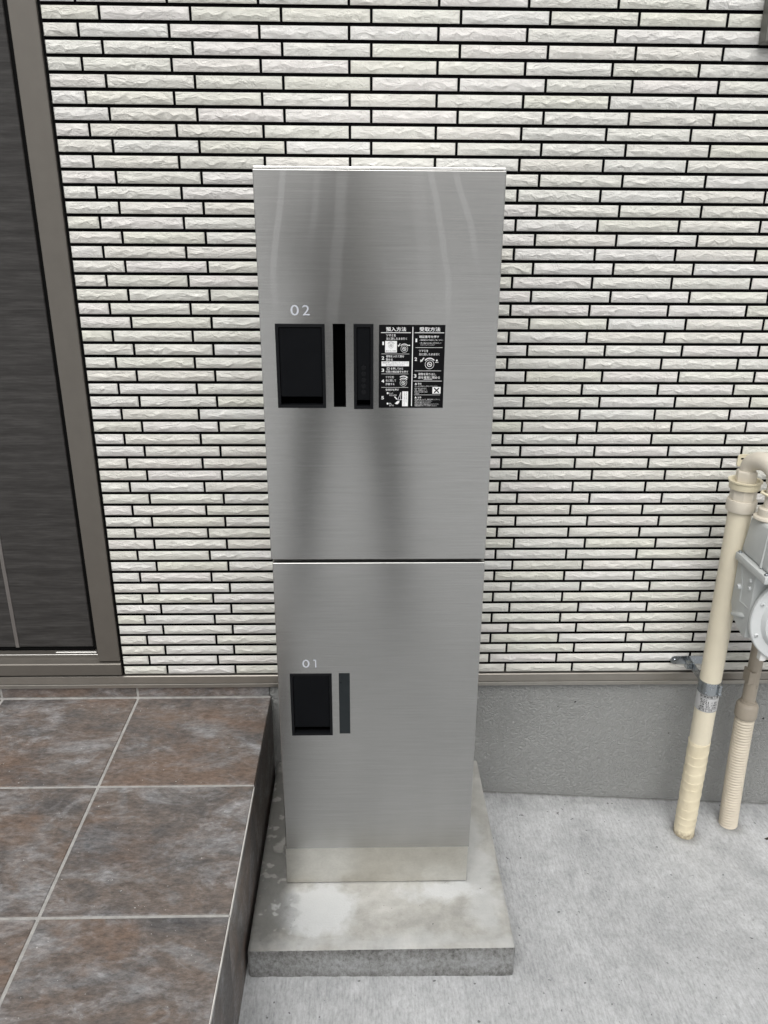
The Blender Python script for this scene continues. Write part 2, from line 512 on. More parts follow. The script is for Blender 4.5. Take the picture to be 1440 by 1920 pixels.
def add_box(bm, x0, x1, y0, y1, z0, z1, c=0.0, seg=1):
    vs_ = [bm.verts.new((x, y, z)) for x in (x0, x1) for y in (y0, y1) for z in (z0, z1)]
    fs = []
    for q in ((0, 1, 3, 2), (4, 6, 7, 5), (0, 4, 5, 1), (2, 3, 7, 6), (0, 2, 6, 4), (1, 5, 7, 3)):
        fs.append(bm.faces.new([vs_[i] for i in q]))
    if c > 0:
        es = list({e for f in fs for e in f.edges})
        bmesh.ops.bevel(bm, geom=es, offset=c, segments=seg, affect='EDGES', profile=0.5, clamp_overlap=True)


def box(name, x0, x1, y0, y1, z0, z1, mat, parent=None, c=0.0, seg=1):
    bm = bmesh.new()
    add_box(bm, x0, x1, y0, y1, z0, z1, c, seg)
    return from_bm(name, bm, mat, parent)


def add_prism(bm, prof, x0, x1):
    """profile of (y, z) points swept along x"""
    a = [bm.verts.new((x0, y, z)) for y, z in prof]
    b = [bm.verts.new((x1, y, z)) for y, z in prof]
    n = len(prof)
    for i in range(n):
        j = (i + 1) % n
        bm.faces.new((a[i], a[j], b[j], b[i]))
    bm.faces.new(a)
    bm.faces.new(b[::-1])


def add_tube(bm, pts, rad, seg=20, cap=True, phase=0.0):
    pts = [Vector(p) for p in pts]
    n = len(pts)
    rads = rad if isinstance(rad, (list, tuple)) else [rad] * n
    rings = []
    prev = None
    for i, p in enumerate(pts):
        if i == 0:
            t = pts[1] - pts[0]
        elif i == n - 1:
            t = pts[-1] - pts[-2]
        else:
            t = (pts[i + 1] - p).normalized() + (p - pts[i - 1]).normalized()
        if t.length < 1e-9:
            t = prev[2]
        t = t.normalized()
        if prev is None:
            u = t.orthogonal().normalized() if abs(t.z) < 0.9 else Vector((1, 0, 0))
            u = (u - t * u.dot(t)).normalized()
        else:
            u = (prev[0] - t * prev[0].dot(t)).normalized()
        w = t.cross(u)
        prev = (u, w, t)
        rings.append([bm.verts.new(p + rads[i] * (math.cos(a) * u + math.sin(a) * w))
                      for a in (2 * math.pi * q / seg + phase for q in range(seg))])
    for i in range(n - 1):
        for q in range(seg):
            r = (q + 1) % seg
            bm.faces.new((rings[i][q], rings[i][r], rings[i + 1][r], rings[i + 1][q]))
    if cap:
        bm.faces.new(rings[0][::-1])
        bm.faces.new(rings[-1])


def add_lathe(bm, x, y, prof, seg=24, phase=0.0):
    """profile of (radius, z) turned about a vertical axis"""
    add_tube_like = []
    for r, z in prof:
        add_tube_like.append([bm.verts.new((x + r * math.cos(2 * math.pi * q / seg + phase),
                                            y + r * math.sin(2 * math.pi * q / seg + phase), z)) for q in range(seg)])
    for a, b in zip(add_tube_like[:-1], add_tube_like[1:]):
        for q in range(seg):
            r = (q + 1) % seg
            bm.faces.new((a[q], a[r], b[r], b[q]))
    bm.faces.new(add_tube_like[0][::-1])
    bm.faces.new(add_tube_like[-1])


def add_screw(bm, p, nrm, r, h):
    p, nrm = Vector(p), Vector(nrm).normalized()
    add_tube(bm, [p, p + nrm * h * 0.6, p + nrm * h, p + nrm * h, p + nrm * h * 0.6],
             [r, r, r * 0.75, r * 0.35, r * 0.3], 12)


# ------------------------------------------------------------------ ground
def ground_z(x, y):
    zw = -0.036 - 0.065 * max(-0.3, min(1.6, x))
    zf = -0.0303 - 0.013 * max(-1.5, min(2.0, x))
    t = max(0.0, min(1.0, (y + 0.52) / 0.532))
    sx = max(0.0, min(1.0, (x - 0.36) / 0.3))
    return zf * (1 - t) + zw * t - 0.046 * t * (1 - t) * sx * sx * (3 - 2 * sx)


bm = bmesh.new()
xs = [-60, -25, -10, -5, -3, -2] + [-1.6 + 0.1 * i for i in range(37)] + [2.5, 3, 5, 10, 25, 60]
ys = [-60, -30, -15, -8, -5, -3, -2.2] + [-1.8 + 0.08 * i for i in range(16)] + [-0.52 + 0.532 * i / 12 for i in range(13)]
ys = sorted(set(round(v, 4) for v in ys)) + [0.05]
grid = [[bm.verts.new((x, y, ground_z(x, y) + (0.0012 * noise.noise(Vector((x * 9, y * 9, 3))) if abs(x) < 3 else 0)))
         for y in ys] for x in xs]
for i in range(len(xs) - 1):
    for j in range(len(ys) - 1):
        bm.faces.new((grid[i][j], grid[i + 1][j], grid[i + 1][j + 1], grid[i][j + 1]))
g = from_bm('ground', bm, M['ground'], smooth=True)
g['kind'] = 'structure'

# ------------------------------------------------------------------ house wall of split face tiles
BX0, BDX, BSH, BZ1, BDZ = -0.4576, 0.1564, -0.0388, 1.6160, 0.02617
BW, BH = BDX - 0.0048, 0.0203
TILE_L = -0.5560                    # left end of the tiling, beside the door frame
WIN_X, WIN_Z = 0.7045, 1.5745       # lower left corner of the window opening
DOOR_L, DOOR_TOP = -1.60, 2.36
WALL_R, WALL_TOP, WALL_LL = 2.3, 2.8, -2.6

wall = thing('house_wall', 'house wall of cream split face tiles with black joints above a grey rendered base', 'wall')


def back_slab(x0, x1, z0, z1, bm):
    add_box(bm, x0, x1, 0.0052, 0.11, z0, z1)


bm = bmesh.new()
back_slab(-0.604, 0.699, 0.298, WALL_TOP, bm)
back_slab(0.699, WALL_R, 0.298, WIN_Z - 0.006, bm)
back_slab(1.42, WALL_R, WIN_Z - 0.006, WALL_TOP, bm)
back_slab(0.699, 1.42, 2.45, WALL_TOP, bm)
back_slab(DOOR_L - 0.06, -0.604, DOOR_TOP + 0.05, WALL_TOP, bm)
back_slab(WALL_LL, DOOR_L - 0.06, 0.298, WALL_TOP, bm)
from_bm('mortar_backing', bm, M['mortar'], wall)

BRICK_CACHE = {}


def brick_geo(w, seed):
    """one split-face tile as (verts, faces), centred, front towards -y"""
    rnd = random.Random(seed)
    h2, w2 = BH / 2, w / 2
    c = 0.0016
    cols = max(3, int(round(w / 0.0125)))
    V, F = [], []
    us = [0.0] + [(i + rnd.uniform(-0.3, 0.3)) / cols for i in range(1, cols)] + [1.0]
    zi0, zi1 = -h2 + c, h2 - c
    xi0, xi1 = -w2 + c, w2 - c
    rows = []
    rows.append([(xi0 + (xi1 - xi0) * u, 0.0006, zi0) for u in us])
    a, b = [], []
    ph = rnd.uniform(0, 6)
    for u in us:
        e = min(1.0, min(u, 1 - u) * 9)
        zr = zi0 + (zi1 - zi0) * (0.46 + e * (0.11 * math.sin(u * w / 0.153 * 9 + ph) + 0.08 * math.sin(u * w / 0.153 * 23 + 2.3 * ph) + rnd.uniform(-0.16, 0.16)))
        zt = zr + (zi1 - zr) * rnd.uniform(0.35, 0.65)
        xx = xi0 + (xi1 - xi0) * u
        a.append((xx, -0.0002 - e * rnd.uniform(0.0006, 0.0029), zr))
        b.append((xx, 0.0003 - e * rnd.uniform(0.0000, 0.0017), zt))
    rows.append(a)
    rows.append(b)
    rows.append([(xi0 + (xi1 - xi0) * u, 0.0006, zi1) for u in us])
    idx = []
    for r in rows:
        idx.append([])
        for p in r:
            idx[-1].append(len(V))
            V.append(p)
    n = len(us)
    for r in range(3):
        for i in range(n - 1):
            q = (idx[r][i], idx[r][i + 1], idx[r + 1][i + 1], idx[r + 1][i])
            if rnd.random() < 0.5:
                F += [(q[0], q[1], q[2]), (q[0], q[2], q[3])]
            else:
                F += [(q[0], q[1], q[3]), (q[1], q[2], q[3])]
    o = []
    for x, z in ((-w2, -h2), (w2, -h2), (w2, h2), (-w2, h2)):
        o.append(len(V))
        V.append((x, 0.0016, z))
    k = []
    for x, z in ((-w2, -h2), (w2, -h2), (w2, h2), (-w2, h2)):
        k.append(len(V))
        V.append((x, 0.0058, z))
    F.append(tuple([o[0], o[1]] + idx[0][::-1]))
    F.append(tuple([o[2], o[3]] + idx[3]))
    F.append(tuple([o[1], o[2]] + [idx[r][-1] for r in (3, 2, 1, 0)]))
    F.append(tuple([o[3], o[0]] + [idx[r][0] for r in (0, 1, 2, 3)]))
    for i in range(4):
        j = (i + 1) % 4
        F.append((o[i], k[i], k[j], o[j]))
    return V, F


def brick_mesh(w, seed):
    key = (round(w, 4), seed)
    if key not in BRICK_CACHE:
        V, F = brick_geo(w, seed)
        me = bpy.data.meshes.new('brick')
        me.from_pydata(V, [], F)
        me.materials.append(M['brick'])
        me.materials.append(M['mortar'])
        for p_ in me.polygons[-4:]:
            p_.material_index = 1
        BRICK_CACHE[key] = me
    return BRICK_CACHE[key]


FPX = 1473.37


def project(p):
    d = Vector(p) - CAM
    z = d.dot(fwd)
    if z < 0.05:
        return (-9999, -9999)
    return (720 + FPX * d.dot(cam_r) / z, 960 - FPX * d.dot(cam_u) / z)


slots = []
for row in range(-48, 52):
    zc = BZ1 - BDZ * (row - 1)
    if zc > WALL_TOP - 0.02:
        continue
    short = (row % 2 == 0)
    xj = BX0 + (BSH if short else 0.0)
    for j in range(-16, 20):
        a, b = xj + BDX * (j - 1) + 0.0024, xj + BDX * j - 0.0024
        spans = []
        if zc > DOOR_TOP + 0.06:
            spans.append((WALL_LL, 1e3))
        else:
            spans += [(WALL_LL, DOOR_L - 0.065), (TILE_L, 1e3)]
        cut = []
        for s0, s1 in spans:
            if WIN_Z - 0.004 < zc < 2.46:
                cut += [(s0, min(s1, WIN_X - 0.0045)), (1.425, s1)] if s0 < WIN_X else [(s0, s1)]
            else:
                cut.append((s0, s1))
        for s0, s1 in cut:
            x0, x1 = max(a, s0), min(b, s1, WALL_R)
            if x1 - x0 > 0.008:
                slots.append((row, x0, x1, zc))

seen, rest = [], []
for row, x0, x1, zc in slots:
    q = [project((x, 0, z)) for x in (x0, x1) for z in (zc - BH / 2, zc + BH / 2)]
    us_, vs__ = [p[0] for p in q], [p[1] for p in q]
    vis = max(us_) > 2 and min(us_) < 1438 and max(vs__) > 2 and min(vs__) < 1918
    if vis and min(vs__) > 320:                      # wholly behind the locker?
        f = (min(vs__) - 316) / 1340
        if min(us_) > 474 + 65 * f and max(us_) < 947 - 69 * f:
            vis = False
    area = (min(max(us_), 1440) - max(min(us_), 0)) * (max(vs__) - min(vs__))
    (seen if vis else rest).append((area, row, x0, x1, zc))
seen.sort(reverse=True)
rest += seen[300:]
seen = seen[:300]
NV = 26
for i, (ar, row, x0, x1, zc) in enumerate(seen):
    w = x1 - x0
    sd = random.randrange(NV) if abs(w - BW) < 0.001 else random.randrange(8)
    o = bpy.data.objects.new('brick', brick_mesh(BW if abs(w - BW) < 0.001 else w, sd))
    o.location = ((x0 + x1) / 2, random.uniform(-0.0003, 0.0003), zc)
    o.parent = wall
    COL.objects.link(o)
V, F, SIDE = [], [], []
for i, (ar, row, x0, x1, zc) in enumerate(rest):
    v, f = brick_geo(x1 - x0, random.randrange(NV))
    base = len(V)
    V += [(p[0] + (x0 + x1) / 2, p[1], p[2] + zc) for p in v]
    F += [tuple(q + base for q in t) for t in f]
    SIDE += [0] * (len(f) - 4) + [1] * 4
me = bpy.data.meshes.new('brick_courses')
me.from_pydata(V, [], F)
me.materials.append(M['brick'])
me.materials.append(M['mortar'])
me.polygons.foreach_set('material_index', SIDE)
o = link_mesh('brick_courses', me, None, wall)
o['kind'] = 'stuff'

# rendered base and the metal drip trim along its top
bm = bmesh.new()
add_box(bm, WALL_LL, WALL_R, 0.012, 0.12, -0.30, 0.275)
from_bm('foundation', bm, M['stucco'], wall)
bm = bmesh.new()
add_prism(bm, [(0.03, 0.2955), (0.0005, 0.2925), (-0.0015, 0.291), (-0.0020, 0.2735), (0.004, 0.2725), (0.03, 0.2725)], WALL_LL, WALL_R)
from_bm('drip_trim', bm, M['trim'], wall)
bm = bmesh.new()
add_prism(bm, [(0.025, 0.2722), (-0.0036, 0.2722), (-0.0040, 0.2712), (-0.0012, 0.2612), (0.0, 0.2605), (0.025, 0.2605)], WALL_LL, WALL_R)
from_bm('drip_lip', bm, M['trim_lit'], wall)

# ------------------------------------------------------------------ entrance door
door = thing('entrance_door', 'charcoal woodgrain entrance door in a bronze grey metal frame', 'door')
DX0, DX1 = -1.57, -0.6315
JX0, JX1 = -0.6105, -0.5615        # right jamb
box('door_leaf', DX0, DX1 - 0.0005, 0.033, 0.075, 0.3515, DOOR_TOP, M['door'], door, 0.0015)
for x in (-0.8095, -1.12):
    box('inlay_strip', x, x + 0.0085, 0.0315, 0.036, 0.351, DOOR_TOP - 0.002, M['strip'], door, 0.0005)
box('door_jamb', JX0, JX1, -0.0045, 0.09, 0.334, DOOR_TOP + 0.02, M['frame'], door, 0.0018, 2)
box('door_jamb', DOOR_L - 0.052, DOOR_L - 0.002, -0.0045, 0.09, 0.334, DOOR_TOP + 0.02, M['frame'], door, 0.0018, 2)
box('door_head', DOOR_L - 0.052, JX1, -0.0045, 0.09, DOOR_TOP + 0.0205, DOOR_TOP + 0.07, M['frame'], door, 0.0018, 2)
box('threshold_seal', DX0, DX1, 0.0365, 0.074, 0.3405, 0.3512, M['seal'], door)
box('weather_seal', DX1, JX0 - 0.0002, 0.036, 0.085, 0.345, DOOR_TOP + 0.02, M['seal'], door)
box('sealant_bead', JX1 + 0.0002, TILE_L - 0.0003, 0.0025, 0.0051, 0.2975, DOOR_TOP + 0.06, M['seal'], door)
bm = bmesh.new()
add_prism(bm, [(0.09, 0.340), (0.0155, 0.340), (0.0150, 0.3335), (-0.0040, 0.3285), (-0.0060, 0.3265), (-0.0060, 0.2995), (0.09, 0.2995)],
          DOOR_L - 0.052, JX1 + 0.0005)
from_bm('door_sill', bm, M['frame'], door)
box('threshold_strip', DOOR_L, JX0 - 0.0005, 0.0147, 0.0185, 0.3402, 0.3418, M['alu'], door, 0.0004)
box('threshold_guide', -0.715, -0.622, 0.021, 0.0275, 0.3402, 0.3445, M['alu'], door, 0.0006)
# pull handle on the hidden side of the leaf
bm = bmesh.new()
add_tube(bm, [(-1.47, 0.03, 0.95), (-1.47, -0.03, 0.95), (-1.47, -0.03, 1.55), (-1.47, 0.03, 1.55)], 0.012, 12)
from_bm('handle', bm, M['strip'], door, True, 50)

# ------------------------------------------------------------------ window at the upper right corner
win = thing('window', 'grey framed window whose lower corner shows at the top right of the tiled wall', 'window')
WY = -0.032
WFX, WFZ = 0.6945, 1.5772
WX1, WZ1 = 1.415, 2.44
bm = bmesh.new()
add_box(bm, WFX, WIN_X + 0.045, WY, -0.0036, WFZ, WZ1, 0.003, 2)
from_bm('window_jamb', bm, M['wframe'], win)
bm = bmesh.new()
add_box(bm, WX1 - 0.045, WX1, WY, -0.0036, WFZ, WZ1, 0.003, 2)
from_bm('window_jamb', bm, M['wframe'], win)
box('window_sill', WIN_X + 0.0455, WX1 - 0.0455, WY + 0.0004, 0.06, WFZ, WFZ + 0.041, M['wframe'], win, 0.003, 2)
box('window_head', WIN_X + 0.0455, WX1 - 0.0455, WY + 0.0004, 0.06, WZ1 - 0.045, WZ1, M['wframe'], win, 0.003, 2)
box('pane', WIN_X + 0.04, WX1 - 0.04, 0.012, 0.020, WIN_Z + 0.045, WZ1 - 0.04, M['glass'], win)
box('sealant_bead', WIN_X - 0.004, WX1 + 0.004, 0.002, 0.04, WIN_Z - 0.0058, WFZ - 0.0003, M['seal'], win)
box('sealant_bead', WIN_X - 0.0042, WIN_X + 0.0408, 0.0022, 0.0405, WFZ, WZ1, M['seal'], win)

# ------------------------------------------------------------------ entrance porch
porch = thing('entrance_porch', 'raised entrance porch paved with rust and slate coloured tiles left of the locker', 'porch')
PX = -0.2234
PBACK, PFRONT = 0.0105, -1.215


def porch_z(y):
    return 0.2312 + 0.02 * (y - PBACK)


yj = [PBACK, -0.2954, -0.6025, -0.9095, PFRONT]
xj = [PX, -0.5330, -0.8465, -1.160, -1.4735, -1.787]
TT, GJ = 0.009, 0.0058
bm = bmesh.new()
v0 = [(-1.785, PBACK), (PX - TT, PBACK), (PX - TT, PFRONT + TT), (-1.785, PFRONT + TT)]
top = [bm.verts.new((x, y, porch_z(y) - 0.0018)) for x, y in v0]
bot = [bm.verts.new((x, y, -0.25)) for x, y in v0]
bm.faces.new(top)
bm.faces.new(bot[::-1])
for i in range(4):
    j = (i + 1) % 4
    bm.faces.new((top[i], bot[i], bot[j], top[j]))
from_bm('porch_base', bm, M['grout'], porch)
for i in range(len(xj) - 1):
    for j in range(len(yj) - 1):
        x1 = xj[i] - (GJ / 2 if i else 0.0006)
        x0 = xj[i + 1] + GJ / 2
        ya = yj[j] - (GJ / 2 if j else 0.0096)
        yb = yj[j + 1] + (GJ / 2 if j < len(yj) - 2 else 0.0005)
        cx, cy = (x0 + x1) / 2, (ya + yb) / 2
        bm = bmesh.new()
        add_box(bm, x0 - cx, x1 - cx, yb - cy, ya - cy, -TT, 0.0, 0.0011)
        for v in bm.verts:
            v.co.z += 0.02 * v.co.y + random.uniform(-0.0001, 0.0001)
        o = from_bm('floor_tile', bm, M['porch'], porch)
        o.location = (cx, cy, porch_z(cy))
# riser tiles down the side facing the locker
ry = [PBACK - 0.001, -0.312, -0.6215, -0.931, PFRONT]
for j in range(4):
    ya, yb = ry[j] - 0.0008, ry[j + 1] + 0.0008
    cy = (ya + yb) / 2
    bm = bmesh.new()
    add_box(bm, -TT + 0.0002, 0.0, yb - cy, ya - cy, -0.42, -TT - 0.0014, 0.0008)
    for v in bm.verts:
        if v.co.z > -0.2:
            v.co.z += 0.02 * v.co.y
    o = from_bm('riser_tile', bm, M['porch'], porch)
    o.location = (PX, cy, porch_z(cy))
# pale strip painting the edge highlight between floor tiles and riser
bm = bmesh.new()
for a, b in ((-0.2985, -0.5995), (-0.6055, -0.9065), (-0.9125, PFRONT)):
    q = [bm.verts.new((x, y, porch_z(y) + dz)) for y in (a, b) for x, dz in
         ((PX - 0.0010, -0.0012), (PX + 0.0007, -0.0020), (PX + 0.0007, -TT - 0.0010), (PX - 0.0010, -TT - 0.0010))]
    for i in range(4):
        k2 = (i + 1) % 4
        bm.faces.new((q[i], q[k2], q[4 + k2], q[4 + i]))
    bm.faces.new(q[:4])
    bm.faces.new(q[4:][::-1])
from_bm('highlight_strip', bm, M['edgehighlight'], porch)
bm = bmesh.new()
q = [(x, y) for x, y in ((PX - TT - 0.001, PBACK - 0.002), (PX - 0.0011, PBACK - 0.002), (PX - 0.0011, PFRONT + 0.002), (PX - TT - 0.001, PFRONT + 0.002))]
ta = [bm.verts.new((x, y, porch_z(y) - 0.0021)) for x, y in q]
tb = [bm.verts.new((x, y, porch_z(y) - TT - 0.0008)) for x, y in q]
bm.faces.new(ta)
bm.faces.new(tb[::-1])
for i in range(4):
    bm.faces.new((ta[i], tb[i], tb[(i + 1) % 4], ta[(i + 1) % 4]))
from_bm('edge_grout', bm, M['grout'], porch)
# skirting tiles under the door trim
sx_ = [PX - 0.004, -0.5345, -0.8505, -1.164, -1.4775, -1.785]
for i in range(5):
    x1, x0 = sx_[i] - (GJ / 2 if i else 0), sx_[i + 1] + GJ / 2
    cx = (x0 + x1) / 2
    bm = bmesh.new()
    add_box(bm, x0 - cx, x1 - cx, 0.0, 0.0055, 0.0, 0.0275, 0.0008)
    o = from_bm('skirting_tile', bm, M['porch'], porch)
    o.location = (cx, 0.0062, 0.2325)
bm = bmesh.new()
add_box(bm, -1.785, PX - 0.004, 0.0085, 0.0118, 0.226, 0.2600)
from_bm('skirting_grout', bm, M['grout'], porch)

# ------------------------------------------------------------------ concrete pad
pad = thing('concrete_pad', 'low stained concrete pad under the steel parcel locker', 'concrete pad')
PADX0, PADX1, PADY0, PADY1, PADT = -0.2175, 0.2745, -0.5185, 0.011, 0.0385
bm = bmesh.new()
NX, NY, NZ = 70, 76, 14
bmz0 = -0.12
R = 0.007
pts = {}


def pad_pt(i, j, k_):
    key = (i, j, k_)
    if key in pts:
        return pts[key]
    p = Vector((PADX0 + (PADX1 - PADX0) * i / NX, PADY0 + (PADY1 - PADY0) * j / NY, bmz0 + (PADT - bmz0) * k_ / NZ))
    q = Vector((min(max(p.x, PADX0 + R), PADX1 - R), min(max(p.y, PADY0 + R), PADY1 + 1), min(p.z, PADT - R)))
    d = p - q
    if d.length > R:
        p = q + d.normalized() * R
    if k_ == NZ and p.z > PADT - 0.002:
        e = min(p.x - PADX0, PADX1 - p.x, p.y - PADY0)
        p.z += 0.0007 * noise.noise(p * 14) * min(1, e * 20)
        if 0.010 < e < 0.02:
            p.z += 0.0007
    if j <= 1 or i in (0, NX) or j == 0:
        nn = noise.fractal(p * 60, 1.0, 2.0, 4)
        if j == 0 and k_ < NZ:
            p.y += 0.0016 * nn + 0.002
        elif i == NX and k_ < NZ:
            p.x += 0.0012 * nn - 0.001
        p.z += 0.0006 * noise.noise(p * 70) if k_ == NZ else 0
    pts[key] = bm.verts.new(p)
    return pts[key]


def pad_face(*ks):
    bm.faces.new([pad_pt(*k_) for k_ in ks])


for i in range(NX):
    for j in range(NY):
        pad_face((i, j, NZ), (i + 1, j, NZ), (i + 1, j + 1, NZ), (i, j + 1, NZ))
for i in range(NX):
    for k_ in range(NZ):
        pad_face((i, 0, k_), (i + 1, 0, k_), (i + 1, 0, k_ + 1), (i, 0, k_ + 1))
        pad_face((i, NY, k_), (i, NY, k_ + 1), (i + 1, NY, k_ + 1), (i + 1, NY, k_))
for j in range(NY):
    for k_ in range(NZ):
        pad_face((0, j, k_), (0, j, k_ + 1), (0, j + 1, k_ + 1), (0, j + 1, k_))
        pad_face((NX, j, k_), (NX, j + 1, k_), (NX, j + 1, k_ + 1), (NX, j, k_ + 1))
from_bm('pad_block', bm, M['pad'], pad, True, 60)

# ------------------------------------------------------------------ parcel locker
S = 0.92308
LY = -0.3668
locker = thing('parcel_locker', 'tall brushed stainless steel parcel locker with two doors numbered 02 and 01', 'parcel locker')
UX0, UX1 = -0.1723 * S, 0.2185 * S
LX0, LX1 = -0.1702 * S, 0.2190 * S
UZ0, UZ1 = 0.8108 * S, 1.4640 * S
LZ0, LZ1 = 0.1403 * S, 0.8040 * S
PZ0 = PADT + 0.0002
bm = bmesh.new()
add_box(bm, UX0 + 0.002, UX1 - 0.002, LY + 0.0215, -0.022, LZ0 + 0.002, UZ1 + 0.0008, 0.001)
from_bm('locker_body', bm, M['casing'], locker)
box('top_cap', UX0 + 0.0005, UX1 - 0.0003, LY + 0.004, -0.0215, UZ1 + 0.0010, UZ1 + 0.0042, M['edge'], locker, 0.0008, 2)
box('plinth', UX0 + 0.0012, UX1 - 0.0012, LY + 0.0030, -0.03, PZ0 + 0.0030, LZ0 + 0.0018, M['plinth'], locker)
box('levelling_base', UX0 + 0.014, UX1 - 0.014, LY + 0.016, -0.04, PZ0, PZ0 + 0.0029, M['black'], locker)


def door_plate(name, x0, x1, z0, z1, holes):
    """sheet door: front with rectangular openings, folded edges, 20 mm deep"""
    bm = bmesh.new()
    y, c, dp = LY, 0.0013, 0.020
    xs_ = sorted({x0 + c, x1 - c} | {h[0] for h in holes} | {h[1] for h in holes})
    zs_ = sorted({z0 + c, z1 - c} | {h[2] for h in holes} | {h[3] for h in holes})
    vv = {}

    def V_(x, yy, z):
        key = (round(x, 6), round(yy, 6), round(z, 6))
        if key not in vv:
            vv[key] = bm.verts.new((x, yy, z))
        return vv[key]
    for i in range(len(xs_) - 1):
        for j in range(len(zs_) - 1):
            mx, mz = (xs_[i] + xs_[i + 1]) / 2, (zs_[j] + zs_[j + 1]) / 2
            if any(h[0] < mx < h[1] and h[2] < mz < h[3] for h in holes):
                continue
            bm.faces.new((V_(xs_[i], y, zs_[j]), V_(xs_[i + 1], y, zs_[j]), V_(xs_[i + 1], y, zs_[j + 1]), V_(xs_[i], y, zs_[j + 1])))
    n_ = 4
    loops = []
    for q in range(n_ + 1):
        a = math.pi / 2 * q / n_
        ins, yy = c * (1 - math.sin(a)), y + c * (1 - math.cos(a))
        if q == 0:
            lp = [V_(x, y, z0 + c) for x in xs_] + [V_(x1 - c, y, z) for z in zs_[1:]] + \
                 [V_(x, y, z1 - c) for x in xs_[::-1][1:]] + [V_(x0 + c, y, z) for z in zs_[::-1][1:-1]]
        else:
            lp = []
            for v in loops[0]:
                p = v.co
                fx = x0 + ins if abs(p.x - x0 - c) < 1e-7 else (x1 - ins if abs(p.x - x1 + c) < 1e-7 else p.x)
                fz = z0 + ins if abs(p.z - z0 - c) < 1e-7 else (z1 - ins if abs(p.z - z1 + c) < 1e-7 else p.z)
                lp.append(bm.verts.new((fx, yy, fz)))
        loops.append(lp)
    loops.append([bm.verts.new((v.co.x, y + dp, v.co.z)) for v in loops[-1]])
    for A, B in zip(loops[:-1], loops[1:]):
        for q in range(len(A)):
            r = (q + 1) % len(A)
            bm.faces.new((A[q], A[r], B[r], B[q]))
    for h in holes:
        c4 = [(h[0], h[2]), (h[1], h[2]), (h[1], h[3]), (h[0], h[3])]
        for q in range(4):
            r = (q + 1) % 4
            bm.faces.new((bm.verts.new((c4[q][0], y, c4[q][1])), bm.verts.new((c4[r][0], y, c4[r][1])),
                          bm.verts.new((c4[r][0], y + 0.012, c4[r][1])), bm.verts.new((c4[q][0], y + 0.012, c4[q][1]))))
    return from_bm(name, bm, M['steel'], locker)


def ring_frame(name, x0, x1, z0, z1, ix0, ix1, iz0, iz1, parent, proud=0.0022):
    bm = bmesh.new()
    for a in ((x0, x1, iz1, z1), (x0, x1, z0, iz0), (x0, ix0, iz0, iz1), (ix1, x1, iz0, iz1)):
        add_box(bm, a[0], a[1], LY - proud, LY + 0.012, a[2], a[3])
    bmesh.ops.remove_doubles(bm, verts=bm.verts[:], dist=1e-6)
    return from_bm(name, bm, M['black'], parent)


def ss(*a):
    return [v * S for v in a]


# openings (old-unit drawings of the door front, metres / S)
kx0, kx1, kz0, kz1 = ss(-0.1476, -0.0664, 1.0925, 1.2320)
s1 = ss(-0.0534, -0.0327, 1.0937, 1.2322)
s2 = ss(-0.0193, 0.0135, 1.0906, 1.2322)
up = door_plate('locker_door', UX0, UX1, UZ0, UZ1,
                [(kx0 + 0.002, kx1 - 0.002, kz0 + 0.002, kz1 - 0.002), tuple(s1), (s2[0] + 0.0015, s2[1] - 0.0015, s2[2] + 0.0015, s2[3] - 0.0015)])
up['label'] = 'upper door numbered 02 with two black cover plates and a printed sticker'
ring_frame('cover_frame', kx0, kx1, kz0, kz1, kx0 + 0.0047, kx1 - 0.0047, kz0 + 0.0046, kz1 - 0.0046, up)
box('cover_flap', kx0 + 0.0052, kx1 - 0.0052, LY + 0.0002, LY + 0.0042, kz0 + 0.0172, kz1 - 0.0052, M['blackflap'], up, 0.0006)
box('cover_recess', kx0 + 0.0047, kx1 - 0.0047, LY + 0.0105, LY + 0.0118, kz0 + 0.0046, kz1 - 0.0046, M['void'], up)
box('slot_recess', s1[0] + 0.0001, s1[1] - 0.0001, LY + 0.0121, LY + 0.0190, s1[2] + 0.0001, s1[3] - 0.0001, M['void'], up)
ring_frame('keypad_frame', *s2, s2[0] + 0.0044, s2[1] - 0.0044, s2[2] + 0.0046, s2[3] - 0.0046, up)
box('keypad_cover', s2[0] + 0.0048, s2[1] - 0.0048, LY + 0.0006, LY + 0.0045, s2[2] + 0.0135, s2[3] - 0.0050, M['blackflap'], up, 0.0006)
box('keypad_recess', s2[0] + 0.0044, s2[1] - 0.0044, LY + 0.0105, LY + 0.0118, s2[2] + 0.0046, s2[3] - 0.0046, M['void'], up)

kx0, kx1, kz0, kz1 = ss(-0.1471, -0.0661, 0.4284, 0.5702)
lw = ss(-0.0526, -0.0312, 0.4315, 0.5708)
lo_ = door_plate('locker_door', LX0, LX1, LZ0, LZ1,
                 [(kx0 + 0.002, kx1 - 0.002, kz0 + 0.002, kz1 - 0.002), tuple(lw)])
lo_['label'] = 'lower door numbered 01 with one black cover plate and a smoked strip'
ring_frame('cover_frame', kx0, kx1, kz0, kz1, kx0 + 0.0047, kx1 - 0.0047, kz0 + 0.0046, kz1 - 0.0046, lo_, 0.0010)
box('cover_flap', kx0 + 0.0052, kx1 - 0.0052, LY + 0.0012, LY + 0.0052, kz0 + 0.0172, kz1 - 0.0052, M['blackflap'], lo_, 0.0006)
box('cover_recess', kx0 + 0.0047, kx1 - 0.0047, LY + 0.0105, LY + 0.0118, kz0 + 0.0046, kz1 - 0.0046, M['void'], lo_)
box('slot_window', lw[0] + 0.0001, lw[1] - 0.0001, LY + 0.0007, LY + 0.004, lw[2] + 0.0001, lw[3] - 0.0001, M['smoke'], lo_)
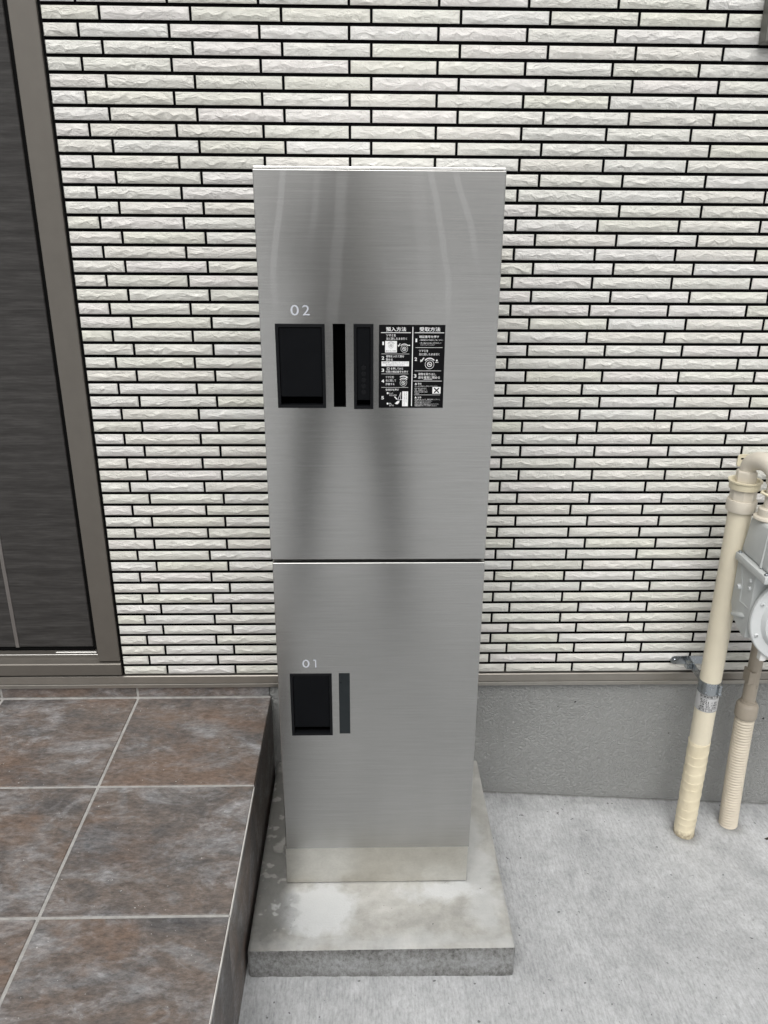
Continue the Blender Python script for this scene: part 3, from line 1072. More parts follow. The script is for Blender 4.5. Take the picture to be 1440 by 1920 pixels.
# row of small keys under the keypad cover
for q in range(5):
    bm = bmesh.new()
    add_tube(bm, [((s2[0] + s2[1]) / 2, LY + 0.0008, s2[2] + 0.026 + 0.0095 * q), ((s2[0] + s2[1]) / 2, LY + 0.0001, s2[2] + 0.026 + 0.0095 * q)],
             0.0036, 14)
    from_bm('keypad_key', bm, M['black'], up)


# ------------------------------------------------------------------ flat print
def text_geo(body, offset=0.0):
    cu = bpy.data.curves.new('lettering', 'FONT')
    cu.body = body
    cu.resolution_u = 3
    cu.offset = offset
    ob = bpy.data.objects.new('lettering', cu)
    COL.objects.link(ob)
    dg = bpy.context.evaluated_depsgraph_get()
    me_ = bpy.data.meshes.new_from_object(ob.evaluated_get(dg))
    V = [(v.co.x, v.co.y) for v in me_.vertices]
    F = [tuple(p.vertices) for p in me_.polygons]
    bpy.data.objects.remove(ob)
    bpy.data.curves.remove(cu)
    bpy.data.meshes.remove(me_)
    return V, F


class Flat:
    """2-D artwork made of polygons (u right, v up)"""
    def __init__(self):
        self.V, self.F = [], []

    def poly(self, p):
        b = len(self.V)
        self.V += p
        self.F.append(tuple(range(b, b + len(p))))

    def rect(self, u0, u1, v0, v1):
        self.poly([(u0, v0), (u1, v0), (u1, v1), (u0, v1)])

    def arc(self, cu, cv, r0, r1, a0, a1, n=24, k=1.0):
        for i in range(n):
            a, b = (math.radians(a0 + (a1 - a0) * q / n) for q in (i, i + 1))
            self.poly([(cu + r0 * math.cos(a), cv + k * r0 * math.sin(a)), (cu + r1 * math.cos(a), cv + k * r1 * math.sin(a)),
                       (cu + r1 * math.cos(b), cv + k * r1 * math.sin(b)), (cu + r0 * math.cos(b), cv + k * r0 * math.sin(b))])

    def line(self, p, q, w):
        dx, dy = q[0] - p[0], q[1] - p[1]
        L = math.hypot(dx, dy)
        nx, ny = -dy / L * w / 2, dx / L * w / 2
        self.poly([(p[0] + nx, p[1] + ny), (p[0] - nx, p[1] - ny), (q[0] - nx, q[1] - ny), (q[0] + nx, q[1] + ny)])

    def text(self, body, u0, u1, v0, v1, bold=0.0):
        V, F = text_geo(body, bold)
        if not V:
            return
        a0, a1 = min(p[0] for p in V), max(p[0] for p in V)
        b0, b1 = min(p[1] for p in V), max(p[1] for p in V)
        b = len(self.V)
        self.V += [(u0 + (p[0] - a0) / max(a1 - a0, 1e-6) * (u1 - u0), v0 + (p[1] - b0) / max(b1 - b0, 1e-6) * (v1 - v0)) for p in V]
        self.F += [tuple(q + b for q in f) for f in F]

    def build(self, name, mat, parent, place):
        me_ = bpy.data.meshes.new(name)
        me_.from_pydata([place(u, v) for u, v in self.V], [], self.F)
        return link_mesh(name, me_, mat, parent)


def on_front(lift):
    return lambda u, v: (u, LY - lift, v)


f = Flat()
f.text('0', *ss(-0.1214, -0.1078), *ss(1.2452, 1.2619), bold=0.0)
f.text('2', *ss(-0.1020, -0.0905), *ss(1.2455, 1.2617), bold=0.0)
f.build('number_print', M['digits'], up, on_front(0.0003))
f = Flat()
f.text('0', *ss(-0.1219, -0.1082), *ss(0.5838, 0.6013), bold=0.0)
f.rect(*ss(-0.0975, -0.0953), *ss(0.5841, 0.6011))
f.poly([(a * S, b * S) for a, b in ((-0.0975, 0.6011), (-0.1008, 0.6011), (-0.1003, 0.5990), (-0.0975, 0.5990))])
f.build('number_print', M['digits'], lo_, on_front(0.0003))

# instruction sticker, drawn on a sheet 100 wide and 125 high (v measured downwards)
st0, st1, stz0, stz1 = ss(0.0226, 0.1318, 1.0924, 1.2309)
box('sticker', st0, st1, LY - 0.0004, LY - 0.0001, stz0, stz1, M['sticker'], up)
W_ = Flat()
K2, K3, K4 = Flat(), Flat(), Flat()
K_ = Flat()          # black print on the white fields


def tx(a, body, u0, u1, v0, v1, bold=0.006):
    a.text(body, u0, u1, 125 - v1, 125 - v0, bold)


def rc(a, u0, u1, v0, v1):
    a.rect(u0, u1, 125 - v1, 125 - v0)


def dial(a, cu, v, r, knob=True):
    cv = 125 - v
    a.arc(cu, cv, r * 0.92, r, 0, 360, 30)
    a.arc(cu, cv, r * 0.42, r * 0.55, 0, 360, 24)
    a.line((cu - r * 0.24, cv + r * 0.16), (cu + r * 0.24, cv - r * 0.16), r * 0.2)
    if knob:
        a.arc(cu, cv, r * 1.22, r * 1.42, 40, 140, 16)


tx(W_, '預入方法', 10.5, 41, 3.2, 9.6, 0.012)
tx(W_, '受取方法', 61, 92.5, 3.2, 9.6, 0.012)
rc(W_, 3, 48, 11.0, 11.9)
rc(W_, 54, 99 - 0.5, 11.0, 11.9)
rc(W_, 50.4, 51.6, 3, 122)
tx(W_, 'ツマミを', 11, 25.5, 13.6, 17.2)
tx(W_, '左に回したまま引く', 11, 42.5, 18.4, 22.0)
tx(W_, '1', 5.2, 7.6, 24.6, 29.6, 0.02)
rc(W_, 9.4, 27.2, 23.6, 40.6)
dial(K_, 18.3, 30.5, 3.9, False)
K_.arc(18.3, 125 - 30.5, 5.3, 5.9, 30, 150, 14)
tx(K_, '動かない状態', 10.8, 25.8, 37.2, 39.4, 0.0)
dial(W_, 38.5, 35.2, 5.4)
W_.poly([(29.0, 125 - 32.4), (31.8, 125 - 30.3), (28.4, 125 - 29.2)])
W_.line((29.8, 125 - 31.4), (32.2, 125 - 27.2), 1.1)
W_.line((44.5, 125 - 30.0), (47, 125 - 30.0), 1.4)
rc(W_, 4, 46, 42.6, 43.0)
tx(W_, '2', 4.2, 8.0, 46.4, 51.4, 0.02)
tx(W_, '荷物を入れて扉を', 11, 38.3, 44.6, 48.2)
tx(W_, '閉める', 11, 21, 49.6, 53.0)
rc(W_, 4, 46, 54.0, 61.2)
tx(K2, '荷物を押し込まないでください!!', 5.4, 44.6, 55.0, 57.2, 0.0)
tx(K2, '扉が開かなくなります!!', 10.5, 39, 58.2, 60.2, 0.0)
tx(W_, '3', 4.2, 8.0, 64.8, 69.8, 0.02)
W_.arc(14.3, 125 - 64.8, 2.0, 2.4, 0, 360, 20)
tx(W_, 'C', 13.2, 15.4, 63.6, 66.0, 0.0)
tx(W_, 'を押してから', 18.3, 37, 63.0, 66.6)
tx(W_, '任意の暗証番号を押す', 10.6, 45, 67.8, 71.2)
rc(W_, 4, 45.5, 72.6, 73.0)
tx(W_, 'ツマミを', 10.6, 23, 76.0, 79.4)
tx(W_, '右に回して', 10.6, 26.5, 81.0, 84.6)
tx(W_, '施錠する', 10.6, 24, 86.4, 90.0)
tx(W_, '4', 4.0, 8.2, 81.2, 86.2, 0.02)
dial(W_, 38, 86.3, 5.4)
W_.arc(38, 125 - 86.3, 9.6, 10.9, 55, 122, 16)
W_.poly([(42.6, 125 - 75.9), (45.0, 125 - 79.0), (41.0, 125 - 79.4)])
rc(W_, 4, 45.5, 93.2, 93.6)
tx(W_, '受領印を押す', 10.6, 31, 95.2, 98.6)
tx(W_, '5', 4.0, 8.0, 106.8, 111.8, 0.02)
W_.arc(13.8, 125 - 102.2, 0.0, 1.5, 0, 360, 16)
W_.arc(13.8, 125 - 118.4, 0.0, 1.5, 0, 360, 16)
tx(W_, 'もっと', 16.4, 22, 101.2, 103.6)
tx(W_, '引き上げる', 16.4, 27.5, 104.2, 106.6)
tx(W_, '押し', 16.4, 20.5, 117.2, 119.6)
tx(W_, '当てる', 16.4, 23, 120.0, 122.4)
W_.line((24.5, 125 - 107.6), (28.0, 125 - 111.2), 1.6)
W_.poly([(28.9, 125 - 112.4), (26.4, 125 - 111.6), (28.4, 125 - 109.4)])
W_.poly([(25, 125 - 118.2), (28.5, 125 - 114.8), (32.5, 125 - 113.8), (31.5, 125 - 117.4), (29, 125 - 119.4), (26.5, 125 - 119.0)])
W_.line((29.6, 125 - 112.8), (34, 125 - 101), 0.5)
W_.line((33.6, 125 - 112.8), (34.4, 125 - 101), 0.5)
W_.line((29.6, 125 - 112.8), (37, 125 - 112.0), 0.6)
rc(W_, 36.4, 45.4, 99.5, 122.4)
for q, n_ in ((42.6, 7), (39.6, 9)):
    for r_, ch in enumerate('受領印を押してください'[:n_]):
        tx(K3, ch, q - 0.8, q + 0.8, 101 + r_ * 2.3, 102.7 + r_ * 2.3, 0.0)
tx(W_, '1', 55.3, 57.8, 20.0, 25.2, 0.02)
tx(W_, '暗証番号を押す', 61, 91, 15.4, 19.2)
tx(W_, '・暗証番号は不在票をご覧ください', 61.5, 97, 21.2, 23.2, 0.0)
tx(W_, '・押し間違えた時は', 61.5, 81, 25.6, 27.6, 0.0)
W_.arc(84.0, 125 - 26.6, 1.2, 1.5, 0, 360, 16)
tx(W_, 'を押して', 86.5, 94.5, 25.6, 27.6, 0.0)
tx(W_, 'リセットしてください', 63, 84, 28.4, 30.2, 0.0)
rc(W_, 55.5, 96.5, 33.0, 33.5)
tx(W_, 'ツマミを', 61, 75, 36.4, 39.8)
tx(W_, '左に回したまま引く', 61, 92.3, 41.4, 45.0)
tx(W_, '2', 54.4, 58.2, 48.0, 53.0, 0.02)
dial(W_, 77.5, 58.3, 7.0)
W_.poly([(63.4, 125 - 55.0), (67.4, 125 - 53.0), (63.4, 125 - 51.0)])
W_.line((64.6, 125 - 53.6), (68.8, 125 - 48.4), 1.4)
W_.line((86, 125 - 55.2), (91, 125 - 55.2), 0.7)
W_.arc(88.5, 125 - 52.5, 0, 1.4, 0, 360, 12)
rc(W_, 55, 95.5, 67.8, 68.3)
tx(W_, '3', 54.0, 57.8, 73.2, 78.4, 0.02)
tx(W_, '荷物を取り出し', 60.6, 88, 71.2, 75.0)
tx(W_, '扉を確実に閉める', 60.6, 94, 76.2, 80.2)
rc(W_, 69, 82, 80.8, 81.3)
rc(W_, 53.5, 97, 83.2, 83.9)
for v in (86.2, 107.2):
    W_.poly([(55.5, 125 - v - 2.8), (59, 125 - v - 2.8), (57.2, 125 - v + 0.2)])
tx(W_, '警告', 60, 66, 86.4, 89.0)
tx(W_, 'ボックス内に入らないでください', 55.5, 91.5, 90.4, 92.4, 0.0)
for v, s_, e in ((93.8, '万が一閉じ込められた', 73.5), (96.5, '場合、非常脱出レバーで', 74.5), (99.3, '内側から扉を開ける事が', 75.5), (102, 'できます', 62.5)):
    tx(W_, s_, 55.5, e, v, v + 1.9, 0.0)
rc(W_, 83, 95.6, 92.6, 102.8)
K4.line((85.6, 125 - 94.2), (93.2, 125 - 101.4), 1.9)
K4.line((93.2, 125 - 94.2), (85.6, 125 - 101.4), 1.9)
rc(W_, 55, 95, 104.6, 105.0)
tx(W_, '注意', 60, 66, 107.4, 110.0)
for v, s_, e in ((111, '扉は開け放しにせず、確実に閉めてください。', 95), (113.4, '無理な力を加えないでください。', 83),
                 (115.8, '濡れた手で操作しないでください。', 81), (118.2, '貴重品や危険物、生鮮食品は入れないでください', 93.5), (120.8, '保管期限を守ってご利用ください。', 90.5)):
    tx(W_, s_, 56, e, v, v + 1.7, 0.0)


def on_sticker(lift):
    return lambda u, v: (st0 + (st1 - st0) * u / 100.0, LY - 0.0004 - lift, stz0 + (stz1 - stz0) * v / 125.0)


W_.build('white_print', M['print'], up, on_sticker(0.00012))
K_.build('dial_print', M['ink'], up, on_sticker(0.00024))
K2.build('notice_print', M['ink'], up, on_sticker(0.00024))
K3.build('stamp_print', M['ink'], up, on_sticker(0.00024))
K4.build('cross_mark', M['ink'], up, on_sticker(0.00024))

# ------------------------------------------------------------------ gas riser pipe with bracket, tape and couplings
gp = thing('gas_pipe', 'cream gas pipe rising from the concrete to the meter, wrapped with tape at its foot', 'gas pipe')
GX, GY, GR = 0.7575, -0.107, 0.0228
bm = bmesh.new()
add_lathe(bm, GX, GY, [(GR, -0.13), (GR, 0.74)], 32)
from_bm('pipe', bm, M['cream'], gp, True, 40)
# spiral of tape: overlapping turns of slightly different radius
bm = bmesh.new()
turns = 11
zt0, zt1 = -0.085, 0.182
pitch_ = (zt1 - zt0) / turns
SEG = 32
rings = []
N = turns * 12
for i in range(N + 1):
    z = zt0 + (zt1 - zt0) * i / N
    ring = []
    for q in range(SEG):
        th = 2 * math.pi * q / SEG
        ph = ((z - zt0) / pitch_ + 0.32 * math.cos(th + 2.4) + 0.55 * noise.noise(Vector((0.2, 1.7, z * 22)))) % 1.0
        r = GR + 0.0006 + 0.0009 * ph ** 3 + 0.0009 * noise.noise(Vector((math.cos(th) * 2, math.sin(th) * 2, z * 30)))
        ring.append(bm.verts.new((GX + r * math.cos(th), GY + r * math.sin(th), z)))
    rings.append(ring)
for a, b in zip(rings[:-1], rings[1:]):
    for q in range(SEG):
        r = (q + 1) % SEG
        bm.faces.new((a[q], a[r], b[r], b[q]))
bm.faces.new(rings[-1])
from_bm('wrapping_tape', bm, M['tape'], gp, True, 18)
bm = bmesh.new()
add_lathe(bm, GX, GY, [(0.0236, 0.7390), (0.0283, 0.7392), (0.0289, 0.7412), (0.0289, 0.7605), (0.0280, 0.7630), (0.0236, 0.7632)], 32)
from_bm('coupling_ring', bm, M['beige'], gp, True, 40)
bm = bmesh.new()
add_lathe(bm, GX, GY, [(0.0252, 0.7634), (0.0252, 0.7900), (0.0240, 0.7912)], 8, 0.39)
from_bm('coupling_body', bm, M['beige'], gp)
bm = bmesh.new()
add_lathe(bm, GX, GY, [(0.0262, 0.7850), (0.0292, 0.7862), (0.0296, 0.7880), (0.0296, 0.7985), (0.0325, 0.8008), (0.0325, 0.8035), (0.0272, 0.8030), (0.0240, 0.7990)], 36)
from_bm('locking_clip', bm, M['ivory'], gp, True, 40)
bm = bmesh.new()
add_lathe(bm, GX, GY, [(0.0205, 0.7920), (0.0205, 0.8205), (0.0190, 0.8230)], 6, 0.3)
from_bm('union_nut', bm, M['beige'], gp)
# return bend over to the meter inlet
IX, IY = 0.7840, -0.166
bend = [(GX, GY, 0.816), (GX, GY, 0.824)]
for i in range(1, 13):
    a = math.pi * i / 13
    q_ = (1 - math.cos(a)) / 2
    bend.append((GX + (IX - GX) * q_, GY + (IY - GY) * q_, 0.824 + 0.0265 * math.sin(a)))
bend += [(IX, IY, 0.824), (IX, IY, 0.814)]
bm = bmesh.new()
add_tube(bm, bend, [0.0150] * 2 + [0.0150 + 0.0028 * math.sin(math.pi * i / 13) for i in range(1, 13)] + [0.0150, 0.0150], 22)
from_bm('elbow', bm, M['beige'], gp, True, 60)
bm = bmesh.new()
add_lathe(bm, IX, IY, [(0.0118, 0.742), (0.0118, 0.818)], 22)
from_bm('inlet_pipe', bm, M['beige'], gp, True, 40)
# pipe band, label and standoff bracket
bm = bmesh.new()
add_lathe(bm, GX, GY, [(GR + 0.0002, 0.3140), (GR + 0.0016, 0.3142), (GR + 0.0016, 0.3430), (GR + 0.0002, 0.3432)], 40)
from_bm('pipe_band', bm, M['zinc'], gp, True, 40)
bm = bmesh.new()
ax = math.radians(-62)
ex, ey = GX + (GR + 0.004) * math.cos(ax), GY + (GR + 0.004) * math.sin(ax)
add_tube(bm, [(ex, ey, 0.316), (ex, ey, 0.3425)], 0.0042, 14)
add_tube(bm, [(ex, ey, 0.3175), (ex, ey, 0.3215)], 0.0056, 6)
add_tube(bm, [(ex, ey, 0.3370), (ex, ey, 0.3410)], 0.0052, 6)
from_bm('band_screw', bm, M['zinc'], gp, True, 40)
LBZ0, LBZ1 = 0.2705, 0.3132
bm = bmesh.new()
add_lathe(bm, GX, GY, [(GR + 0.0001, LBZ0), (GR + 0.0006, LBZ0 + 0.0002), (GR + 0.0006, LBZ1 - 0.0002), (GR + 0.0001, LBZ1)], 40)
from_bm('pipe_label', bm, M['silverlabel'], gp, True, 40)
f = Flat()
for body, u0, u1, v0, v1 in (('配管設備工事', 3, 97, 86, 97), ('施工年月', 6, 40, 68, 77), ('2021・01', 8, 94, 53, 66),
                             ('工事', 8, 30, 40, 50), ('ガス', 36, 52, 36, 52), ('工事店', 60, 96, 40, 50), ('検査', 8, 30, 25, 36), ('ガス', 38, 58, 24, 37), ('合格', 66, 92, 25, 35),
                             ('責任者', 6, 34, 8, 17), ('番号', 52, 72, 8, 18)):
    f.text(body, u0, u1, v0, v1, 0.01)
for v in (4, 20, 82, 99):
    for q in range(12):
        f.rect(q * 100 / 12, (q + 1) * 100 / 12, v, v + 1.4)
f.rect(40, 41.5, 4, 20)


def on_pipe(u, v):
    th = math.radians(-158 + 108 * u / 100.0)
    r = GR + 0.00085
    return (GX + r * math.cos(th), GY + r * math.sin(th), LBZ0 + (LBZ1 - LBZ0) * v / 100.0)


f.build('label_print', M['ink'], gp, on_pipe)
bm = bmesh.new()
zb = 0.3335
# wall plate with round end
outline = [(0.7185 + 0.010 * math.cos(a), zb - 0.005 + 0.010 * math.sin(a)) for a in [math.pi / 2 + math.pi * i / 10 for i in range(11)]]
outline += [(0.790, zb - 0.015), (0.790, zb + 0.005)]
fa = [bm.verts.new((x, -0.0045, z)) for x, z in outline]
fb = [bm.verts.new((x, -0.0022, z)) for x, z in outline]
bm.faces.new(fa)
bm.faces.new(fb[::-1])
for i in range(len(fa)):
    j = (i + 1) % len(fa)
    bm.faces.new((fa[i], fb[i], fb[j], fa[j]))
from_bm('bracket_plate', bm, M['zinc'], gp)
bm = bmesh.new()
add_box(bm, 0.7475, 0.7495, -0.086, -0.0046, zb - 0.014, zb + 0.006)
add_box(bm, 0.7445, 0.7524, -0.020, -0.0047, zb - 0.0145, zb - 0.0125)
add_box(bm, 0.7350, 0.7474, -0.034, -0.020, zb - 0.012, zb + 0.004, 0.001)
from_bm('bracket_arm', bm, M['zinc'], gp)
bm = bmesh.new()
add_screw(bm, (0.7185, -0.0045, zb - 0.005), (0, -1, 0), 0.0040, 0.0024)
from_bm('bracket_screw', bm, M['zinc'], gp, True, 40)
for q, x in enumerate((0.7400, 0.7440)):
    bm = bmesh.new()
    add_tube(bm, [(x, -0.034, zb - 0.010), (x, -0.034, zb + 0.001)], 0.0032, 6)
    add_tube(bm, [(x, -0.0375, zb - 0.004), (x, -0.033, zb - 0.004)], 0.0028, 12)
    from_bm('bracket_bolt', bm, M['zinc'], gp, True, 40)

# ------------------------------------------------------------------ gas meter
gm = thing('gas_meter', 'pale grey gas meter with a round front cover at the right of the wall', 'gas meter')
MX0, MX1, MYF, MYB = 0.757, 0.944, -0.212, -0.134
MUF = -0.250
FX0, FZ0, FZ1 = 0.7485, 0.6450, 0.6610
# upper housing tapering upwards
bm = bmesh.new()
lo4 = [(MX0 + 0.001, MYB), (MX1, MYB), (MX1, MUF), (MX0 + 0.001, MUF)]
hi4 = [(MX0 + 0.009, MYB - 0.004), (MX1 - 0.010, MYB - 0.004), (MX1 - 0.010, MUF + 0.014), (MX0 + 0.009, MUF + 0.014)]
a = [bm.verts.new((x, y, 0.6612)) for x, y in lo4]
b = [bm.verts.new((x, y, 0.7420)) for x, y in hi4]
for i in range(4):
    j = (i + 1) % 4
    bm.faces.new((a[i], a[j], b[j], b[i]))
bm.faces.new(a[::-1])
bm.faces.new(b)
bmesh.ops.bevel(bm, geom=bm.edges[:], offset=0.007, segments=3, affect='EDGES', profile=0.5)
from_bm('upper_housing', bm, M['meter'], gm, True, 35)
# ribs on the front corner of the housing
for x, y in ((MX0 + 0.003, MUF + 0.030), (MX0 + 0.010, MUF + 0.004)):
    bm = bmesh.new()
    add_tube(bm, [(x, y, 0.6630), (x + 0.007, y + 0.008, 0.735)], [0.0042, 0.0032], 10)
    from_bm('housing_rib', bm, M['meter'], gm, True, 50)
# flange between the two halves
bm = bmesh.new()
add_box(bm, FX0, MX1 + 0.008, MUF - 0.010, MYB - 0.001, FZ0, FZ1, 0.0025, 2)
from_bm('flange', bm, M['meter'], gm, True, 35)
bm = bmesh.new()
for yy in (MYB - 0.008, MUF - 0.002):
    bm = bmesh.new()
    add_screw(bm, (FX0 + 0.006, yy, FZ1), (0, 0, 1), 0.004, 0.004)
    from_bm('flange_screw', bm, M['zinc'], gm, True, 40)
# lower body: outline in y,z seen from the left, rounded below, extruded across
bm = bmesh.new()
prof = [(MYB, 0.6448), (MYB, 0.548), (MYB - 0.012, 0.527), (-0.172, 0.514), (-0.196, 0.504), (MYF + 0.003, 0.503), (MYF, 0.506), (MYF, 0.6448)]
add_prism(bm, prof, MX0, MX1 - 0.004)
bmesh.ops.bevel(bm, geom=bm.edges[:], offset=0.006, segments=2, affect='EDGES', profile=0.5, clamp_overlap=True)
from_bm('lower_body', bm, M['meter'], gm, True, 35)
bm = bmesh.new()
add_tube(bm, [(MX0 + 0.002, -0.150, 0.5285), (MX0 + 0.001, -0.153, 0.5292), (MX0 + 0.001, -0.190, 0.543), (MX0 + 0.003, -0.200, 0.545)], [0.002, 0.0058, 0.0058, 0.002], 12)
from_bm('side_rib', bm, M['meter'], gm, True, 50)
bm = bmesh.new()
add_tube(bm, [(MX0 + 0.001, -0.149, 0.642), (MX0 + 0.001, -0.166, 0.606), (MX0 + 0.001, -0.170, 0.566), (MX0 + 0.001, -0.206, 0.567)], [0.0022, 0.0028, 0.0028, 0.0018], 10)
from_bm('side_rib', bm, M['meter'], gm, True, 50)
for yy, zz, rr in ((-0.1626, 0.5951, 0.0060), (-0.1990, 0.6250, 0.0042), (-0.2005, 0.6095, 0.0042)):
    bm = bmesh.new()
    add_screw(bm, (MX0 - 0.0003, yy, zz), (-1, 0, 0), rr, 0.007 if rr > 0.005 else 0.0045)
    from_bm('side_screw', bm, M['disc'], gm, True, 40)
# drum and round front cover
CX_, CZ_, CR_ = 0.8505, 0.555, 0.098
bm = bmesh.new()
rot = Matrix.Translation((CX_, 0, CZ_)) @ Matrix.Rotation(math.pi / 2, 4, 'X')


def y_lathe(bm, prof, seg=48, cx=CX_, cz=CZ_):
    rg = [[bm.verts.new((cx + r * math.cos(2 * math.pi * q / seg), y, cz + r * math.sin(2 * math.pi * q / seg))) for q in range(seg)] for r, y in prof]
    for A, B in zip(rg[:-1], rg[1:]):
        for q in range(seg):
            r = (q + 1) % seg
            bm.faces.new((A[q], A[r], B[r], B[q]))
    bm.faces.new(rg[0])
    bm.faces.new(rg[-1])


y_lathe(bm, [(CR_ - 0.008, MYF + 0.02), (CR_ - 0.006, MYF - 0.010)])
from_bm('drum', bm, M['meter'], gm, True, 40)
bm = bmesh.new()
y_lathe(bm, [(CR_ - 0.002, MYF - 0.0102), (CR_, MYF - 0.012), (CR_, MYF - 0.018), (CR_ - 0.002, MYF - 0.020), (CR_ - 0.020, MYF - 0.0205), (CR_ - 0.026, MYF - 0.029), (CR_ - 0.034, MYF - 0.031), (0.012, MYF - 0.033)])
from_bm('front_cover', bm, M['disc'], gm, True, 35)
for q in range(8):
    a_ = math.radians(157 + 45 * q)
    bm = bmesh.new()
    add_screw(bm, (CX_ + (CR_ - 0.010) * math.cos(a_), MYF - 0.0203, CZ_ + (CR_ - 0.010) * math.sin(a_)), (0, -1, 0), 0.0042, 0.003)
    from_bm('cover_screw', bm, M['disc'], gm, True, 40)
box('test_plug', 0.790, 0.803, MYF - 0.012, MYF + 0.002, 0.458, 0.500, M['white'], gm, 0.002, 2)
bm = bmesh.new()
add_lathe(bm, IX, IY, [(0.0260, 0.7425), (0.0275, 0.7445), (0.0265, 0.7480), (0.0200, 0.7500), (0.0200, 0.7640), (0.0180, 0.7660)], 28)
from_bm('inlet_union', bm, M['beige'], gm, True, 30)
# ivory hanger plate behind the elbow
bm = bmesh.new()
pl = [(0.7900, 0.8255), (0.7860, 0.8215), (0.7855, 0.8040), (0.7875, 0.7995), (0.7935, 0.7995), (0.8050, 0.8120), (0.960, 0.8120), (0.960, 0.8255)]
fa = [bm.verts.new((x, -0.0050, z)) for x, z in pl]
fb = [bm.verts.new((x, -0.0022, z)) for x, z in pl]
bm.faces.new(fa)
bm.faces.new(fb[::-1])
for i in range(len(pl)):
    j = (i + 1) % len(pl)
    bm.faces.new((fa[i], fb[i], fb[j], fa[j]))
add_tube(bm, [(0.862, -0.004, 0.817), (0.862, MYB - 0.025, 0.80), (0.862, MYB - 0.03, 0.735)], 0.009, 10)
from_bm('hanger_plate', bm, M['ivory'], gm)
bm = bmesh.new()
add_box(bm, 0.7920, 0.8000, -0.0056, -0.0040, 0.8148, 0.8180, 0.0004)
add_box(bm, 0.8190, 0.8250, -0.0056, -0.0040, 0.8148, 0.8180, 0.0004)
add_box(bm, 0.8380, 0.8440, -0.0056, -0.0040, 0.8148, 0.8180, 0.0004)
from_bm('hanger_slot', bm, M['void'], gm)
bm = bmesh.new()
add_tube(bm, [(IX - 0.020, IY + 0.002, 0.796), (IX - 0.010, IY - 0.014, 0.793), (IX + 0.006, IY - 0.015, 0.791), (IX + 0.016, IY - 0.006, 0.792)], 0.0028, 8)
add_tube(bm, [(IX - 0.020, IY + 0.002, 0.796), (IX - 0.014, IY + 0.011, 0.796), (IX - 0.002, IY + 0.014, 0.795)], 0.0028, 8)
from_bm('earthing_clip', bm, M['ivory'], gm, True, 60)

# ------------------------------------------------------------------ outlet pipe with its corrugated sleeve
op = thing('outlet_pipe', 'taupe outlet pipe in a ribbed beige sleeve right of the cream pipe', 'pipe')
OX, OY = 0.8735, -0.068
bm = bmesh.new()
add_lathe(bm, OX, OY, [(0.0148, 0.235), (0.0148, 0.50)], 24)
from_bm('pipe', bm, M['taupe'], op, True, 40)
bm = bmesh.new()
add_lathe(bm, OX, OY, [(0.0205, 0.2155), (0.0238, 0.2185), (0.0246, 0.2230), (0.0240, 0.2490), (0.0210, 0.2540), (0.0170, 0.2560), (0.0165, 0.2620), (0.0148, 0.2622)], 28)
from_bm('collar', bm, M['taupe'], op, True, 40)
bm = bmesh.new()
pts_, rads_ = [], []
NR = 46
z0_, z1_ = -0.13, 0.219
for i in range(NR * 4 + 1):
    t = i / (NR * 4)
    z = z1_ + (z0_ - z1_) * t
    pts_.append((OX + 0.004 * t + 0.006 * t * t, OY - 0.004 * t * t, z))
    rads_.append(0.0192 + 0.0026 * (0, 0.75, 1, 0.75)[i % 4])
add_tube(bm, pts_, rads_, 24)
from_bm('corrugated_sleeve', bm, M['hose'], op, True, 35)
bm = bmesh.new()
add_box(bm, OX - 0.0175, OX - 0.0125, OY - 0.017, OY + 0.012, 0.312, 0.344, 0.001)
add_box(bm, OX - 0.0150, OX - 0.0020, OY - 0.0175, OY - 0.0150, 0.314, 0.342, 0.001)
from_bm('wall_clip', bm, M['taupe'], op)
f = Flat()
f.text('1', 20, 40, 60, 100, 0.01)
f.text('2', 20, 60, 0, 40, 0.01)
f.build('pipe_mark', M['ink'], op, lambda u, v: (OX + 0.01495 * math.cos(math.radians(-75 + u * 0.22)), OY + 0.01495 * math.sin(math.radians(-75 + u * 0.22)), 0.300 + v * 0.00008))

# ------------------------------------------------------------------ small fallen leaf near the right edge
bm = bmesh.new()
lx, ly = 0.9540, -0.122
gz = ground_z(lx, ly)
LFS = 0.6
lf = [(-0.012, 0.0, 0.004), (-0.005, 0.004, 0.002), (0.004, 0.005, 0.005), (0.013, 0.001, 0.007), (0.005, -0.004, 0.003), (-0.004, -0.0045, 0.0015)]
fa = [bm.verts.new((lx + x * LFS, ly + y * LFS, gz + z * LFS)) for x, y, z in lf]
fb = [bm.verts.new((lx + x * LFS, ly + y * LFS, gz + z * LFS + 0.0008)) for x, y, z in lf]
bm.faces.new(fa[::-1])
bm.faces.new(fb)
for i in range(6):
    bm.faces.new((fa[i], fa[(i + 1) % 6], fb[(i + 1) % 6], fb[i]))
o = from_bm('fallen_leaf', bm, M['leaf'])
o['label'] = 'small dry brown leaf lying on the concrete at the right edge'
o['category'] = 'leaf'

# ------------------------------------------------------------------ the photographer, mirrored dimly in the steel doors
person = thing('person', 'person in grey jacket holding up a phone, only a dim reflection in the steel doors', 'person', (0, 0, 0))
pg_z = ground_z(0, -1.9)


